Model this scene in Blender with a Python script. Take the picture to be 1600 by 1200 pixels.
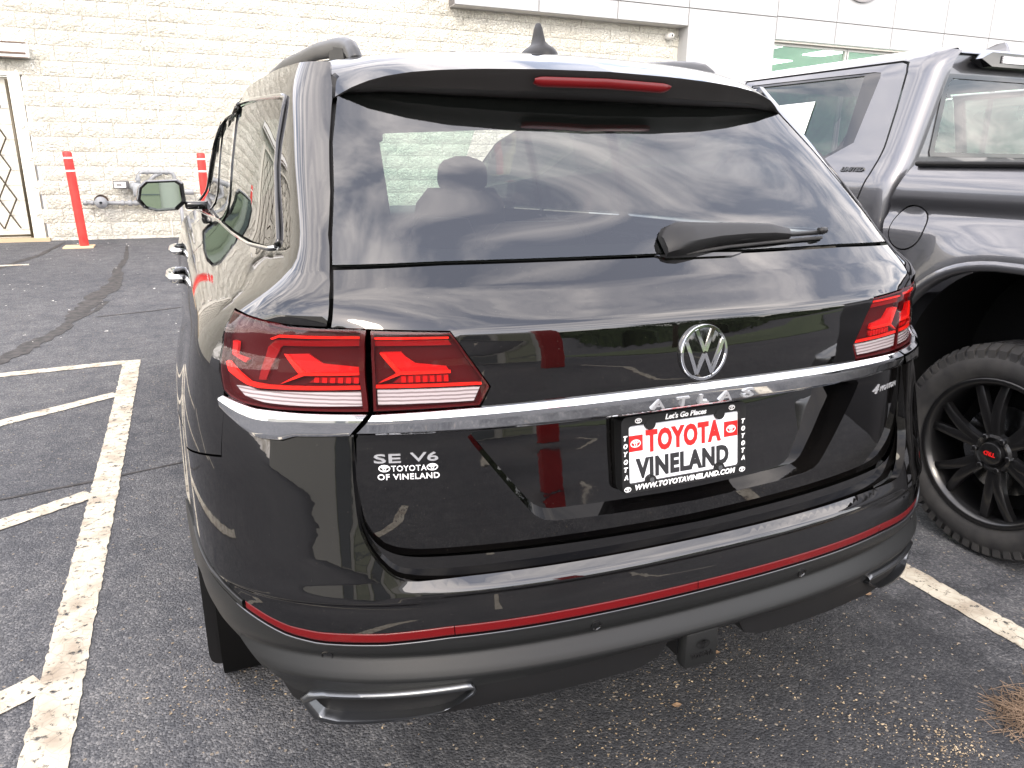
import bpy, bmesh, math, random
import numpy as np
from mathutils import Vector, Matrix
from mathutils.geometry import delaunay_2d_cdt
random.seed(7); rng = np.random.default_rng(7)
R_ = math.radians
scene = bpy.context.scene
for o in list(bpy.data.objects): bpy.data.objects.remove(o)
COL = scene.collection

# ------------------------------------------------------------------ camera
cam_d = bpy.data.cameras.new('camera'); cam = bpy.data.objects.new('camera', cam_d); COL.objects.link(cam)
PITCH, YAW, ROLL = 0.28841, 0.40561, 0.00926
Fv = Vector((math.sin(YAW)*math.cos(PITCH), math.cos(YAW)*math.cos(PITCH), -math.sin(PITCH)))
Rv = Vector((math.cos(YAW), -math.sin(YAW), 0)); Uv = Rv.cross(Fv)
R2 = Rv*math.cos(ROLL)+Uv*math.sin(ROLL); U2 = -Rv*math.sin(ROLL)+Uv*math.cos(ROLL)
m3 = Matrix((R2, U2, -Fv)).transposed()
cam.matrix_world = Matrix.Translation((-.93252, -1.12479, 1.41384)) @ m3.to_4x4()
cam_d.sensor_width = 36; cam_d.lens = 1168.27/1600*36
cam_d.clip_start = .02; cam_d.clip_end = 2000
scene.camera = cam
scene.render.resolution_x, scene.render.resolution_y = 1024, 768

# ------------------------------------------------------------------ world, sun, exposure
SUN_EL, SUN_AZ = R_(38), R_(205)     # azimuth: direction the sun stands in, clockwise from +Y
world = bpy.data.worlds.new('World'); scene.world = world; world.use_nodes = True
wn, wl = world.node_tree.nodes, world.node_tree.links; wn.clear()
def wnode(t, **k):
    n = wn.new(t)
    for a, b in k.items(): setattr(n, a, b)
    return n
sky = wnode('ShaderNodeTexSky', sky_type='NISHITA', sun_disc=False, sun_elevation=SUN_EL, sun_rotation=SUN_AZ)
sky.air_density = 1.3; sky.dust_density = 2.0; sky.ozone_density = 1.5
tc = wnode('ShaderNodeTexCoord'); sep = wnode('ShaderNodeSeparateXYZ'); wl.new(tc.outputs['Generated'], sep.inputs[0])
zc = wnode('ShaderNodeMath', operation='ADD'); wl.new(sep.outputs['Z'], zc.inputs[0]); zc.inputs[1].default_value = .22
def wdiv(s):
    d = wnode('ShaderNodeMath', operation='DIVIDE'); wl.new(sep.outputs[s], d.inputs[0]); wl.new(zc.outputs[0], d.inputs[1]); return d
comb = wnode('ShaderNodeCombineXYZ'); wl.new(wdiv('X').outputs[0], comb.inputs[0]); wl.new(wdiv('Y').outputs[0], comb.inputs[1])
mp = wnode('ShaderNodeMapping'); wl.new(comb.outputs[0], mp.inputs[0])
mp.inputs['Rotation'].default_value = (0, 0, R_(35)); mp.inputs['Scale'].default_value = (1.0, 2.2, 1)
nz = wnode('ShaderNodeTexNoise'); nz.inputs['Scale'].default_value = 1.9; nz.inputs['Detail'].default_value = 9; nz.inputs['Roughness'].default_value = .58; nz.inputs['Distortion'].default_value = .9
wl.new(mp.outputs[0], nz.inputs['Vector'])
cr = wnode('ShaderNodeValToRGB'); cr.color_ramp.elements[0].position = .40; cr.color_ramp.elements[1].position = .72; cr.color_ramp.elements[0].color = (.17, .17, .17, 1)
wl.new(nz.outputs[0], cr.inputs[0])
cl = wnode('ShaderNodeMix', data_type='RGBA'); cl.inputs[7].default_value = (26.0, 24.0, 23.0, 1)
tint = wnode('ShaderNodeMix', data_type='RGBA', blend_type='MULTIPLY'); tint.inputs[0].default_value = 1; tint.inputs[7].default_value = (1.46, 1.49, 1.62, 1)
wl.new(sky.outputs[0], tint.inputs[6]); wl.new(tint.outputs[2], cl.inputs[6])
wl.new(cr.outputs[0], cl.inputs[0])
bg = wnode('ShaderNodeBackground'); bg.inputs[1].default_value = .15
wl.new(cl.outputs[2], bg.inputs[0])
wo = wnode('ShaderNodeOutputWorld'); wl.new(bg.outputs[0], wo.inputs[0])
sd = bpy.data.lights.new('sun', 'SUN'); sun = bpy.data.objects.new('sun', sd); COL.objects.link(sun)
sd.energy = 1.0; sd.angle = R_(14); sd.color = (1, .90, .74)
sdir = Vector((math.sin(SUN_AZ)*math.cos(SUN_EL), math.cos(SUN_AZ)*math.cos(SUN_EL), math.sin(SUN_EL)))
sun.rotation_euler = (-sdir).to_track_quat('-Z', 'Y').to_euler(); sun.location = (0, -6, 12)
scene.view_settings.view_transform = 'Standard'; scene.view_settings.look = 'None'
scene.view_settings.exposure = .88; scene.view_settings.gamma = 1; scene.view_settings.use_curve_mapping = False
scene.render.engine = 'CYCLES'; scene.cycles.max_bounces = 10; scene.cycles.transparent_max_bounces = 24

# ------------------------------------------------------------------ materials
MAT = {}
def pbsdf(name, col, rough=.5, metal=0, coat=0, spec=.5, ior=1.5, **k):
    m = bpy.data.materials.new(name); m.use_nodes = True; b = m.node_tree.nodes['Principled BSDF']
    b.inputs['Base Color'].default_value = (*col, 1); b.inputs['Roughness'].default_value = rough
    b.inputs['Metallic'].default_value = metal; b.inputs['Coat Weight'].default_value = coat
    b.inputs['Specular IOR Level'].default_value = spec; b.inputs['IOR'].default_value = ior
    for a, v in k.items(): b.inputs[a].default_value = v
    MAT[name] = m; return m
def nodes(m): return m.node_tree.nodes, m.node_tree.links, m.node_tree.nodes['Principled BSDF']
def noise_col(m, c1, c2, scale, detail=4, lo=.35, hi=.65, rough=None, coord='Object'):
    n, l, b = nodes(m); t = n.new('ShaderNodeTexCoord'); z = n.new('ShaderNodeTexNoise'); z.inputs['Scale'].default_value = scale; z.inputs['Detail'].default_value = detail
    l.new(t.outputs[coord], z.inputs['Vector']); r = n.new('ShaderNodeValToRGB'); r.color_ramp.elements[0].position = lo; r.color_ramp.elements[1].position = hi
    r.color_ramp.elements[0].color = (*c1, 1); r.color_ramp.elements[1].color = (*c2, 1); l.new(z.outputs[0], r.inputs[0]); l.new(r.outputs[0], b.inputs['Base Color'])
    if rough:
        q = n.new('ShaderNodeMapRange'); q.inputs[3].default_value, q.inputs[4].default_value = rough; l.new(z.outputs[0], q.inputs[0]); l.new(q.outputs[0], b.inputs['Roughness'])
    return r
def bump(m, scale, dist, strength=.5, detail=3, kind='NOISE', inp='Normal'):
    n, l, b = nodes(m); t = n.new('ShaderNodeTexCoord')
    z = n.new('ShaderNodeTexNoise'); z.inputs['Scale'].default_value = scale; z.inputs['Detail'].default_value = detail
    l.new(t.outputs['Object'], z.inputs['Vector']); u = n.new('ShaderNodeBump'); u.inputs['Strength'].default_value = strength; u.inputs['Distance'].default_value = dist
    l.new(z.outputs[0], u.inputs['Height']); l.new(u.outputs[0], b.inputs[inp]); return u
# black car paint under clear coat, faintly orange-peeled, thin dust
paint = pbsdf('black_paint', (.003, .003, .003), .5, 0, 1, 0.0, 1.5, **{'Coat IOR': 1.74, 'Coat Roughness': .02})
noise_col(paint, (.0016, .0015, .0016), (.0040, .0036, .0033), 3.5, 6, .4, .75)
def dust(m, amount=.022, col=(.05, .044, .037)):
    n, l, b = nodes(m); t = n.new('ShaderNodeTexCoord'); v = n.new('ShaderNodeTexVoronoi'); v.inputs['Scale'].default_value = 420; l.new(t.outputs['Object'], v.inputs['Vector'])
    sc_ = n.new('ShaderNodeSeparateColor'); l.new(v.outputs['Color'], sc_.inputs[0]); g1 = n.new('ShaderNodeMath'); g1.operation = 'GREATER_THAN'; g1.inputs[1].default_value = 1-amount; l.new(sc_.outputs[0], g1.inputs[0])
    g2 = n.new('ShaderNodeMath'); g2.operation = 'LESS_THAN'; l.new(v.outputs['Distance'], g2.inputs[0]); mm = n.new('ShaderNodeMath'); mm.operation = 'MULTIPLY'; mm.inputs[1].default_value = .30; l.new(sc_.outputs[1], mm.inputs[0]); l.new(mm.outputs[0], g2.inputs[1])
    k = n.new('ShaderNodeMath'); k.operation = 'MULTIPLY'; l.new(g1.outputs[0], k.inputs[0]); l.new(g2.outputs[0], k.inputs[1])
    old = b.inputs['Base Color'].links[0].from_socket; x = n.new('ShaderNodeMix'); x.data_type = 'RGBA'; l.new(k.outputs[0], x.inputs[0]); l.new(old, x.inputs[6]); x.inputs[7].default_value = (*col, 1); l.new(x.outputs[2], b.inputs['Base Color'])
    z = n.new('ShaderNodeTexNoise'); z.inputs['Scale'].default_value = 9; z.inputs['Detail'].default_value = 8; l.new(t.outputs['Object'], z.inputs['Vector']); r = n.new('ShaderNodeMapRange'); r.inputs[1].default_value = .45; r.inputs[2].default_value = .8; r.inputs[3].default_value = .012; r.inputs[4].default_value = .07; l.new(z.outputs[0], r.inputs[0]); l.new(r.outputs[0], b.inputs['Coat Roughness'])
dust(paint)
bump(paint, 60, .00012, .25, 1, inp='Coat Normal')
tpaint = pbsdf('grey_metallic_paint', (.100, .101, .109), .34, .65, 1, **{'Coat IOR': 1.6, 'Coat Roughness': .02})
chrome = pbsdf('chrome', (.70, .71, .72), .045, 1)
satin = pbsdf('satin_chrome', (.42, .43, .44), .22, 1)
spm = pbsdf('spoiler_black', (.016, .0145, .014), .45)
railm = pbsdf('rail_grey', (.045, .046, .048), .42, .3)
exm = pbsdf('dark_chrome', (.13, .135, .14), .3, 1)
clad = pbsdf('grained_plastic', (.0085, .009, .009), .42, 0, 0, .45); bump(clad, 900, .0004, .4, 2)
val = pbsdf('black_plastic', (.006, .006, .0063), .5, 0, 0, .35); bump(val, 500, .0004, .3, 2)
gloss = pbsdf('gloss_black', (.004, .004, .004), .06, 0, .6)
dark = pbsdf('dark_cavity', (.004, .004, .004), .9, 0, 0, .1)
rubber = pbsdf('tyre_rubber', (.016, .016, .017), .72); noise_col(rubber, (.012, .012, .013), (.03, .029, .028), 14, 5); bump(rubber, 220, .0006, .4)
rimblk = pbsdf('rim_black', (.005, .005, .0055), .3, 0, .3)
rimsil = pbsdf('rim_silver', (.35, .35, .36), .25, 1)
redlamp = pbsdf('lamp_red', (.50, .006, .006), .35, 0, 0, .15)
redmid = pbsdf('lamp_red_mid', (.22, .004, .005), .35, 0, 0, .15)
reddark = pbsdf('lamp_red_dark', (.055, .0018, .0026), .45, 0, 0, .12)
redglow = pbsdf('lamp_red_bright', (.85, .018, .010), .3, 0, 0, .2)
refl = pbsdf('reflector_red', (.10, .0015, .0025), .3, 0, .15, .3); bump(refl, 700, .0005, .6, 1)
clearl = pbsdf('lamp_clear', (.66, .60, .60), .22, .2, .6)
n, l, b = nodes(clearl); t = n.new('ShaderNodeTexCoord'); w = n.new('ShaderNodeTexWave'); w.bands_direction = 'Z'; w.inputs['Scale'].default_value = 42; w.inputs['Distortion'].default_value = 1.0
l.new(t.outputs['Object'], w.inputs['Vector']); r = n.new('ShaderNodeValToRGB'); r.color_ramp.elements[0].color = (.24, .22, .22, 1); r.color_ramp.elements[1].color = (.55, .55, .56, 1); r.color_ramp.elements[0].position = .1; r.color_ramp.elements[1].position = .6
l.new(w.outputs[0], r.inputs[0]); l.new(r.outputs[0], b.inputs['Base Color'])
white = pbsdf('white_print', (.80, .80, .80), .4)
plate_w = pbsdf('plate_white', (.74, .76, .80), .35)
redprint = pbsdf('red_print', (.62, .012, .012), .4)
blkprint = pbsdf('black_print', (.015, .015, .017), .45)
def glass(name, tintc, ior=1.6, rough=0.0):
    m = bpy.data.materials.new(name); m.use_nodes = True; n, l = m.node_tree.nodes, m.node_tree.links; n.clear()
    o = n.new('ShaderNodeOutputMaterial'); mx = n.new('ShaderNodeMixShader'); tr = n.new('ShaderNodeBsdfTransparent'); g = n.new('ShaderNodeBsdfGlossy'); f = n.new('ShaderNodeFresnel')
    tr.inputs[0].default_value = (*tintc, 1); g.inputs['Roughness'].default_value = rough; f.inputs['IOR'].default_value = ior
    # same reflectance from either side of the pane
    geo = n.new('ShaderNodeNewGeometry'); ri = n.new('ShaderNodeMix'); ri.inputs[2].default_value = ior; ri.inputs[3].default_value = 1/ior; l.new(geo.outputs['Backfacing'], ri.inputs[0])
    l.new(ri.outputs[0], f.inputs['IOR'])
    l.new(f.outputs[0], mx.inputs[0]); l.new(tr.outputs[0], mx.inputs[1]); l.new(g.outputs[0], mx.inputs[2]); l.new(mx.outputs[0], o.inputs[0])
    MAT[name] = m; return m
rglass = glass('tinted_glass', (.50, .55, .52), 2.0)
sglass = glass('privacy_glass', (.10, .11, .11), 1.9)
wglass = glass('green_windscreen_glass', (.62, .80, .70), 1.5)
lens = glass('lamp_lens', (.93, .87, .87), 1.5)
bglass = glass('shop_glass', (.72, .84, .78), 1.5)
mirror_m = pbsdf('mirror_glass', (.55, .66, .60), .01, 1)
seatm = pbsdf('seat_cloth', (.012, .012, .013), .8)
inter = pbsdf('interior_trim', (.02, .02, .021), .7)

# ------------------------------------------------------------------ mesh helpers
def link(o, parent=None):
    COL.objects.link(o)
    if parent is not None: o.parent = parent
    return o
def obj(name, V, F, mat, parent=None, smooth=True):
    me = bpy.data.meshes.new(name); me.from_pydata([tuple(map(float, v)) for v in V], [], [tuple(map(int, f)) for f in F])
    if smooth: me.polygons.foreach_set('use_smooth', [True]*len(me.polygons))
    me.materials.append(mat if not isinstance(mat, str) else MAT[mat]); me.update()
    return link(bpy.data.objects.new(name, me), parent)
def thing(name, label, cat, loc=(0, 0, 0), rz=0, group=None):
    o = bpy.data.objects.new(name, None); COL.objects.link(o); o.location = loc; o.rotation_euler = (0, 0, rz); o.empty_display_size = .2
    return tag(o, label, cat, group)
def tag(o, label, cat, group=None):
    o['label'] = label; o['category'] = cat
    if group: o['group'] = group
    return o
def structure(o, label=None):
    o['kind'] = 'structure'
    if label: o['label'] = label
    return o
class MB:
    def __init__(s): s.V = []; s.F = []
    def add(s, V, F):
        k = len(s.V); s.V += [tuple(v) for v in V]; s.F += [tuple(i+k for i in f) for f in F]; return s
    def box(s, x0, x1, y0, y1, z0, z1, bev=0):
        if bev <= 0:
            V = [(x, y, z) for z in (z0, z1) for y in (y0, y1) for x in (x0, x1)]
            return s.add(V, [(0, 2, 3, 1), (4, 5, 7, 6), (0, 1, 5, 4), (2, 6, 7, 3), (0, 4, 6, 2), (1, 3, 7, 5)])
        bm = bmesh.new(); bmesh.ops.create_cube(bm, size=1)
        for v in bm.verts: v.co = Vector(((x0+x1)/2+v.co.x*(x1-x0), (y0+y1)/2+v.co.y*(y1-y0), (z0+z1)/2+v.co.z*(z1-z0)))
        bmesh.ops.bevel(bm, geom=bm.edges[:], offset=bev, segments=2, affect='EDGES', profile=.5)
        bm.verts.index_update(); V = [tuple(v.co) for v in bm.verts]; F = [[v.index for v in f.verts] for f in bm.faces]; bm.free()
        return s.add(V, F)
    def tube(s, pts, r, n=10, caps=True, flat=1.0, up=(0, 0, 1)):
        P = [Vector(p) for p in pts]; rr = r if hasattr(r, '__len__') else [r]*len(P); V = []; k = len(P)
        for i, p in enumerate(P):
            d = (P[min(i+1, k-1)]-P[max(i-1, 0)]).normalized(); u = Vector(up)
            if abs(d.dot(u)) > .95: u = Vector((1, 0, 0))
            a = d.cross(u).normalized(); b = a.cross(d)
            for j in range(n):
                t = 2*math.pi*j/n; V.append(p+a*math.cos(t)*rr[i]+b*math.sin(t)*rr[i]*flat)
        F = [(i*n+j, i*n+(j+1) % n, (i+1)*n+(j+1) % n, (i+1)*n+j) for i in range(k-1) for j in range(n)]
        if caps: F += [tuple(range(n))[::-1], tuple((k-1)*n+j for j in range(n))]
        return s.add(V, F)
    def lathe(s, prof, c=(0, 0, 0), axis='x', n=48):
        V = []
        for (a, r) in prof:
            for j in range(n):
                t = 2*math.pi*j/n; u, v = r*math.cos(t), r*math.sin(t)
                V.append({'x': (c[0]+a, c[1]+u, c[2]+v), 'y': (c[0]+u, c[1]+a, c[2]+v), 'z': (c[0]+u, c[1]+v, c[2]+a)}[axis])
        F = [(i*n+j, i*n+(j+1) % n, (i+1)*n+(j+1) % n, (i+1)*n+j) for i in range(len(prof)-1) for j in range(n)]
        return s.add(V, F)
    def prism(s, poly, h0, h1, f):       # poly in 2-D, f maps (a, b, h) to 3-D
        k = len(poly); V = [f(a, b, h0) for a, b in poly]+[f(a, b, h1) for a, b in poly]
        F = [tuple(range(k))[::-1], tuple(range(k, 2*k))]+[(i, (i+1) % k, k+(i+1) % k, k+i) for i in range(k)]
        return s.add(V, F)
    def grid(s, G, closed=False):
        h, w = len(G), len(G[0]); V = [p for r in G for p in r]
        F = [(i*w+j, i*w+(j+1) % w, (i+1)*w+(j+1) % w, (i+1)*w+j) for i in range(h-1) for j in range(w if closed else w-1)]
        return s.add(V, F)
    def build(s, name, mat, parent=None, smooth=True, angle=None):
        o = obj(name, s.V, s.F, mat, parent, smooth)
        if angle is not None:
            bm = bmesh.new(); bm.from_mesh(o.data); bmesh.ops.recalc_face_normals(bm, faces=bm.faces[:])
            for e in bm.edges: e.smooth = not (len(e.link_faces) == 2 and e.calc_face_angle(0) > R_(angle))
            bm.to_mesh(o.data); bm.free()
        return o
def inpoly(px, py, poly):
    c = np.zeros(px.shape, bool); n = len(poly)
    for i in range(n):
        x0, y0 = poly[i]; x1, y1 = poly[i-1]
        k = ((y0 > py) != (y1 > py)) & (px < (x1-x0)*(py-y0)/((y1-y0) or 1e-12)+x0); c ^= k
    return c
def dens(poly, st, sa=1.0):
    out = []
    for i in range(len(poly)):
        a, b = np.array(poly[i]), np.array(poly[(i+1) % len(poly)]); k = max(1, int(math.ceil(np.hypot((b-a)[0]/sa, (b-a)[1])/st)))
        out += [tuple(a+(b-a)*t/k) for t in range(k)]
    return out
def smooth_poly(pts, it=2):          # Chaikin on an open polyline
    for _ in range(it):
        q = [pts[0]]
        for a, b in zip(pts[:-1], pts[1:]):
            q += [(a[0]*.75+b[0]*.25, a[1]*.75+b[1]*.25), (a[0]*.25+b[0]*.75, a[1]*.25+b[1]*.75)]
        pts = q+[pts[-1]]
    return pts
class Map:
    def __init__(s, fn, sg): s.fn = fn; s.sg = sg
    def pos(s, a, b, off=0):
        a = np.asarray(a, float); b = np.asarray(b, float); P = s.fn(a, b)
        if np.any(np.asarray(off) != 0): P = P+s.nrm(a, b)*np.asarray(off)[..., None]
        return P
    def nrm(s, a, b):
        h = 2e-4; n = np.cross(s.fn(a+h, b)-s.fn(a-h, b), s.fn(a, b+h)-s.fn(a, b-h))
        return s.sg*n/np.maximum(np.linalg.norm(n, axis=-1, keepdims=True), 1e-12)
def panel(name, mp, poly, mat, parent, holes=(), st=.02, rows=(), off=0., rim=.014, mirror=False, sa=1.0, offn=None):
    """sheet cut out of surface mp; poly/holes in its parameters; rim turns the cut edge inwards"""
    loops = [dens(poly, st, sa)]+[dens(h, st, sa) for h in holes]
    V = []; E = []
    for L in loops:
        k = len(V); V += L; E += [(k+i, k+(i+1) % len(L)) for i in range(len(L))]
    B_ = np.array(V); a0, b0 = B_.min(0); a1, b1 = B_.max(0)
    zs = np.unique(np.round(np.concatenate([np.arange(b0, b1, st), np.array([r for r in rows if b0 < r < b1])]), 5))
    GA, GB = np.meshgrid(np.arange(a0+st*sa/2, a1, st*sa), zs); GA = GA.ravel(); GB = GB.ravel()
    k = inpoly(GA, GB, loops[0])
    for h in loops[1:]: k &= ~inpoly(GA, GB, h)
    GA, GB = GA[k], GB[k]
    if len(GA):
        d = np.full(len(GA), 1e9)
        for L in loops:
            L = np.array(L)
            for c in range(0, len(L), 64):
                q = L[c:c+64]; d = np.minimum(d, np.hypot((GA[:, None]-q[None, :, 0])/sa, GB[:, None]-q[None, :, 1]).min(1))
        k = d > st*.45; GA, GB = GA[k], GB[k]
    nb = len(V); allv = [Vector(v) for v in V]+[Vector((x, y)) for x, y in zip(GA, GB)]
    ov, oe, of, *_ = delaunay_2d_cdt(allv, E, [], 0, 1e-7)
    P2 = np.array([(v.x, v.y) for v in ov]); Fc = np.array([f for f in of if len(f) == 3])
    cc = P2[Fc].mean(1); k = inpoly(cc[:, 0], cc[:, 1], loops[0])
    for h in loops[1:]: k &= ~inpoly(cc[:, 0], cc[:, 1], h)
    Fc = Fc[k]
    e1, e2 = P2[Fc[:, 1]]-P2[Fc[:, 0]], P2[Fc[:, 2]]-P2[Fc[:, 0]]; Fc = Fc[np.abs(e1[:, 0]*e2[:, 1]-e1[:, 1]*e2[:, 0]) > 3e-3*st*st*sa]
    o_ = off if offn is None else offn(P2[:, 0], P2[:, 1])
    P = mp.pos(P2[:, 0], P2[:, 1], np.zeros(len(P2))+o_)
    if mp.sg < 0: Fc = Fc[:, ::-1]
    F = [tuple(f) for f in Fc]; VV = [tuple(p) for p in P]
    if rim:
        for L in loops:
            L = np.array(L); o2 = (np.zeros(len(L))+off) if offn is None else offn(L[:, 0], L[:, 1])
            A0 = mp.pos(L[:, 0], L[:, 1], o2); A1 = mp.pos(L[:, 0], L[:, 1], o2-rim); k = len(VV); m = len(L)
            VV += [tuple(p) for p in A0]+[tuple(p) for p in A1]
            F += [(k+i, k+m+i, k+m+(i+1) % m, k+(i+1) % m) for i in range(m)]
    o = obj(name, VV, F, mat, parent)
    if mirror:
        o2 = obj(name, [(-x, y, z) for x, y, z in VV], [f[::-1] for f in F], mat, parent); return o, o2
    return o
def text_mesh(s, size, extrude=.001, bold=0., shear=0., align='LEFT', space=1.0, width=None):
    c = bpy.data.curves.new('t', 'FONT'); c.body = s; c.size = size; c.extrude = extrude; c.offset = bold; c.shear = shear; c.align_x = align; c.space_character = space; c.resolution_u = 3
    t = bpy.data.objects.new('t', c); COL.objects.link(t); dg = bpy.context.evaluated_depsgraph_get(); me = bpy.data.meshes.new_from_object(t.evaluated_get(dg))
    V = np.array([v.co[:] for v in me.vertices]) if len(me.vertices) else np.zeros((0, 3)); F = [tuple(p.vertices) for p in me.polygons]
    bpy.data.objects.remove(t); bpy.data.curves.remove(c); bpy.data.meshes.remove(me)
    if len(V) and width: k = width/(V[:, 0].max()-V[:, 0].min()); V[:, 0] = (V[:, 0]-V[:, 0].min())*k
    return V, F
def text_on(name, s, f, mat, parent, **k):     # f(u, v, h) -> 3-D (vectorised)
    V, F = text_mesh(s, **k); P = f(V[:, 0], V[:, 1], V[:, 2]); return obj(name, P, F, mat, parent, smooth=False)
def ring2d(cx, cy, rx, ry, w, n=40):            # flat elliptical ring as quads
    V = []; F = []
    for j in range(n):
        t = 2*math.pi*j/n; V += [(cx+rx*math.cos(t), cy+ry*math.sin(t)), (cx+(rx-w)*math.cos(t), cy+(ry-w)*math.sin(t))]
    F = [(2*j, 2*((j+1) % n), 2*((j+1) % n)+1, 2*j+1) for j in range(n)]
    return V, F
def oval_logo(name, cx, cy, w, f, mat, parent, h=.001, bold=1.0):   # three interlocking oval rings
    m = MB(); hh = w*.67; t = w*.085*bold
    for (a, b, rx, ry) in ((0, 0, w/2, hh/2), (0, 0, w*.15, hh*.47), (0, hh*.21, w*.36, hh*.20)):
        V, F = ring2d(cx+a, cy+b, rx, ry, t); V = np.array(V); P = f(V[:, 0], V[:, 1], np.full(len(V), h)); m.add(P, F)
    return m.build(name, mat, parent, smooth=False)

# ================================================================== GROUND
def zg(y):
    return .24*np.clip((np.asarray(y, float)-3.0)/8.9, 0, 1.0)**1.3
asph = pbsdf('asphalt', (.06, .06, .062), .86, 0, 0, .35)
n, l, b = nodes(asph); t = n.new('ShaderNodeTexCoord')
def tn(kind, **k):
    q = n.new(kind)
    for a, v in k.items(): q.inputs[a].default_value = v
    l.new(t.outputs['Object'], q.inputs['Vector']); return q
vo = tn('ShaderNodeTexVoronoi', Scale=150.0); vo2 = tn('ShaderNodeTexVoronoi', Scale=70.0); big = tn('ShaderNodeTexNoise', Scale=.55, Detail=5.0); mid = tn('ShaderNodeTexNoise', Scale=7.0, Detail=6.0, Roughness=.7); fine = tn('ShaderNodeTexNoise', Scale=260.0, Detail=3.0)
hs = n.new('ShaderNodeSeparateColor'); l.new(vo.outputs['Color'], hs.inputs[0])
r1 = n.new('ShaderNodeValToRGB'); e = r1.color_ramp.elements; e[0].color = (.056, .0595, .067, 1); e[1].color = (.150, .152, .158, 1); e[0].position = .12; e[1].position = 1.0
k_ = e.new(.72); k_.color = (.088, .0915, .099, 1)
l.new(hs.outputs[0], r1.inputs[0])
mx = n.new('ShaderNodeMix'); mx.data_type = 'RGBA'; mx.blend_type = 'MULTIPLY'; mx.inputs[0].default_value = 1
r2 = n.new('ShaderNodeValToRGB'); r2.color_ramp.elements[0].position = .3; r2.color_ramp.elements[1].position = .7; r2.color_ramp.elements[0].color = (.62, .63, .66, 1); r2.color_ramp.elements[1].color = (1.28, 1.24, 1.18, 1)
l.new(mid.outputs[0], r2.inputs[0]); l.new(r1.outputs[0], mx.inputs[6]); l.new(r2.outputs[0], mx.inputs[7])
mx2 = n.new('ShaderNodeMix'); mx2.data_type = 'RGBA'; mx2.blend_type = 'MULTIPLY'; mx2.inputs[0].default_value = 1
r3 = n.new('ShaderNodeValToRGB'); r3.color_ramp.elements[0].position = .3; r3.color_ramp.elements[1].position = .7; r3.color_ramp.elements[0].color = (.78, .79, .82, 1); r3.color_ramp.elements[1].color = (1.2, 1.18, 1.15, 1)
l.new(big.outputs[0], r3.inputs[0]); l.new(mx.outputs[2], mx2.inputs[6]); l.new(r3.outputs[0], mx2.inputs[7])
# pale exposed stones
g2 = n.new('ShaderNodeSeparateColor'); l.new(vo2.outputs['Color'], g2.inputs[0]); th = n.new('ShaderNodeMath'); th.operation = 'GREATER_THAN'; th.inputs[1].default_value = .955; l.new(g2.outputs[1], th.inputs[0])
d2 = n.new('ShaderNodeMath'); d2.operation = 'LESS_THAN'; d2.inputs[1].default_value = .33; l.new(vo2.outputs['Distance'], d2.inputs[0]); mu = n.new('ShaderNodeMath'); mu.operation = 'MULTIPLY'; l.new(th.outputs[0], mu.inputs[0]); l.new(d2.outputs[0], mu.inputs[1])
sp_ = n.new('ShaderNodeSeparateXYZ'); l.new(t.outputs['Object'], sp_.inputs[0])
def mth(op, a, b=None):
    q = n.new('ShaderNodeMath'); q.operation = op
    for i_, v_ in enumerate((a, b)):
        if v_ is None: continue
        if isinstance(v_, (int, float)): q.inputs[i_].default_value = v_
        else: l.new(v_, q.inputs[i_])
    return q.outputs[0]
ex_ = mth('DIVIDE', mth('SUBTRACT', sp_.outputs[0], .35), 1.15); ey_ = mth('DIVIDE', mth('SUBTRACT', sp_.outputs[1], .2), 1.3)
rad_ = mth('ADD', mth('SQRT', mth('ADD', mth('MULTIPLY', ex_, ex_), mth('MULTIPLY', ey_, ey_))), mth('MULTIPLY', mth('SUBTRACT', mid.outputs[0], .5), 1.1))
shade_r = n.new('ShaderNodeMapRange'); shade_r.interpolation_type = 'SMOOTHSTEP'; shade_r.inputs[1].default_value = .55; shade_r.inputs[2].default_value = 1.15; shade_r.inputs[3].default_value = .50; shade_r.inputs[4].default_value = 1.0; l.new(rad_, shade_r.inputs[0])  # car's shade painted into the asphalt: ragged dark ellipse round its rear
shade_mix = n.new('ShaderNodeMix'); shade_mix.data_type = 'RGBA'; shade_mix.blend_type = 'MULTIPLY'; shade_mix.inputs[0].default_value = 1; l.new(mx2.outputs[2], shade_mix.inputs[6]); l.new(shade_r.outputs[0], shade_mix.inputs[7]); mx2 = shade_mix
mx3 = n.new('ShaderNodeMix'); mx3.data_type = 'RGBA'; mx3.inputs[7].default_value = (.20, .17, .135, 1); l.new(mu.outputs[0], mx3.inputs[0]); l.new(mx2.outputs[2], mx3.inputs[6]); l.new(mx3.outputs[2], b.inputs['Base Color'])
bp = n.new('ShaderNodeBump'); bp.inputs['Strength'].default_value = .8; bp.inputs['Distance'].default_value = .005
ad = n.new('ShaderNodeMath'); ad.operation = 'MULTIPLY_ADD'; ad.inputs[1].default_value = -1.2; l.new(vo.outputs['Distance'], ad.inputs[0]); l.new(fine.outputs[0], ad.inputs[2]); l.new(ad.outputs[0], bp.inputs['Height']); l.new(bp.outputs[0], b.inputs['Normal'])
ys = np.concatenate([[-400, -60, -20, -5], np.arange(0, 12.6, .3), [20, 60, 400]]); xs = np.array([-400, -60, -20, -8, -4, -2, 0, 2, 4, 8, 20, 60, 400.])
G = [[(x, y, float(zg(y))) for x in xs] for y in ys]
structure(MB().grid(G).build('ground', asph), 'dark grey asphalt of the parking lot')

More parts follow.
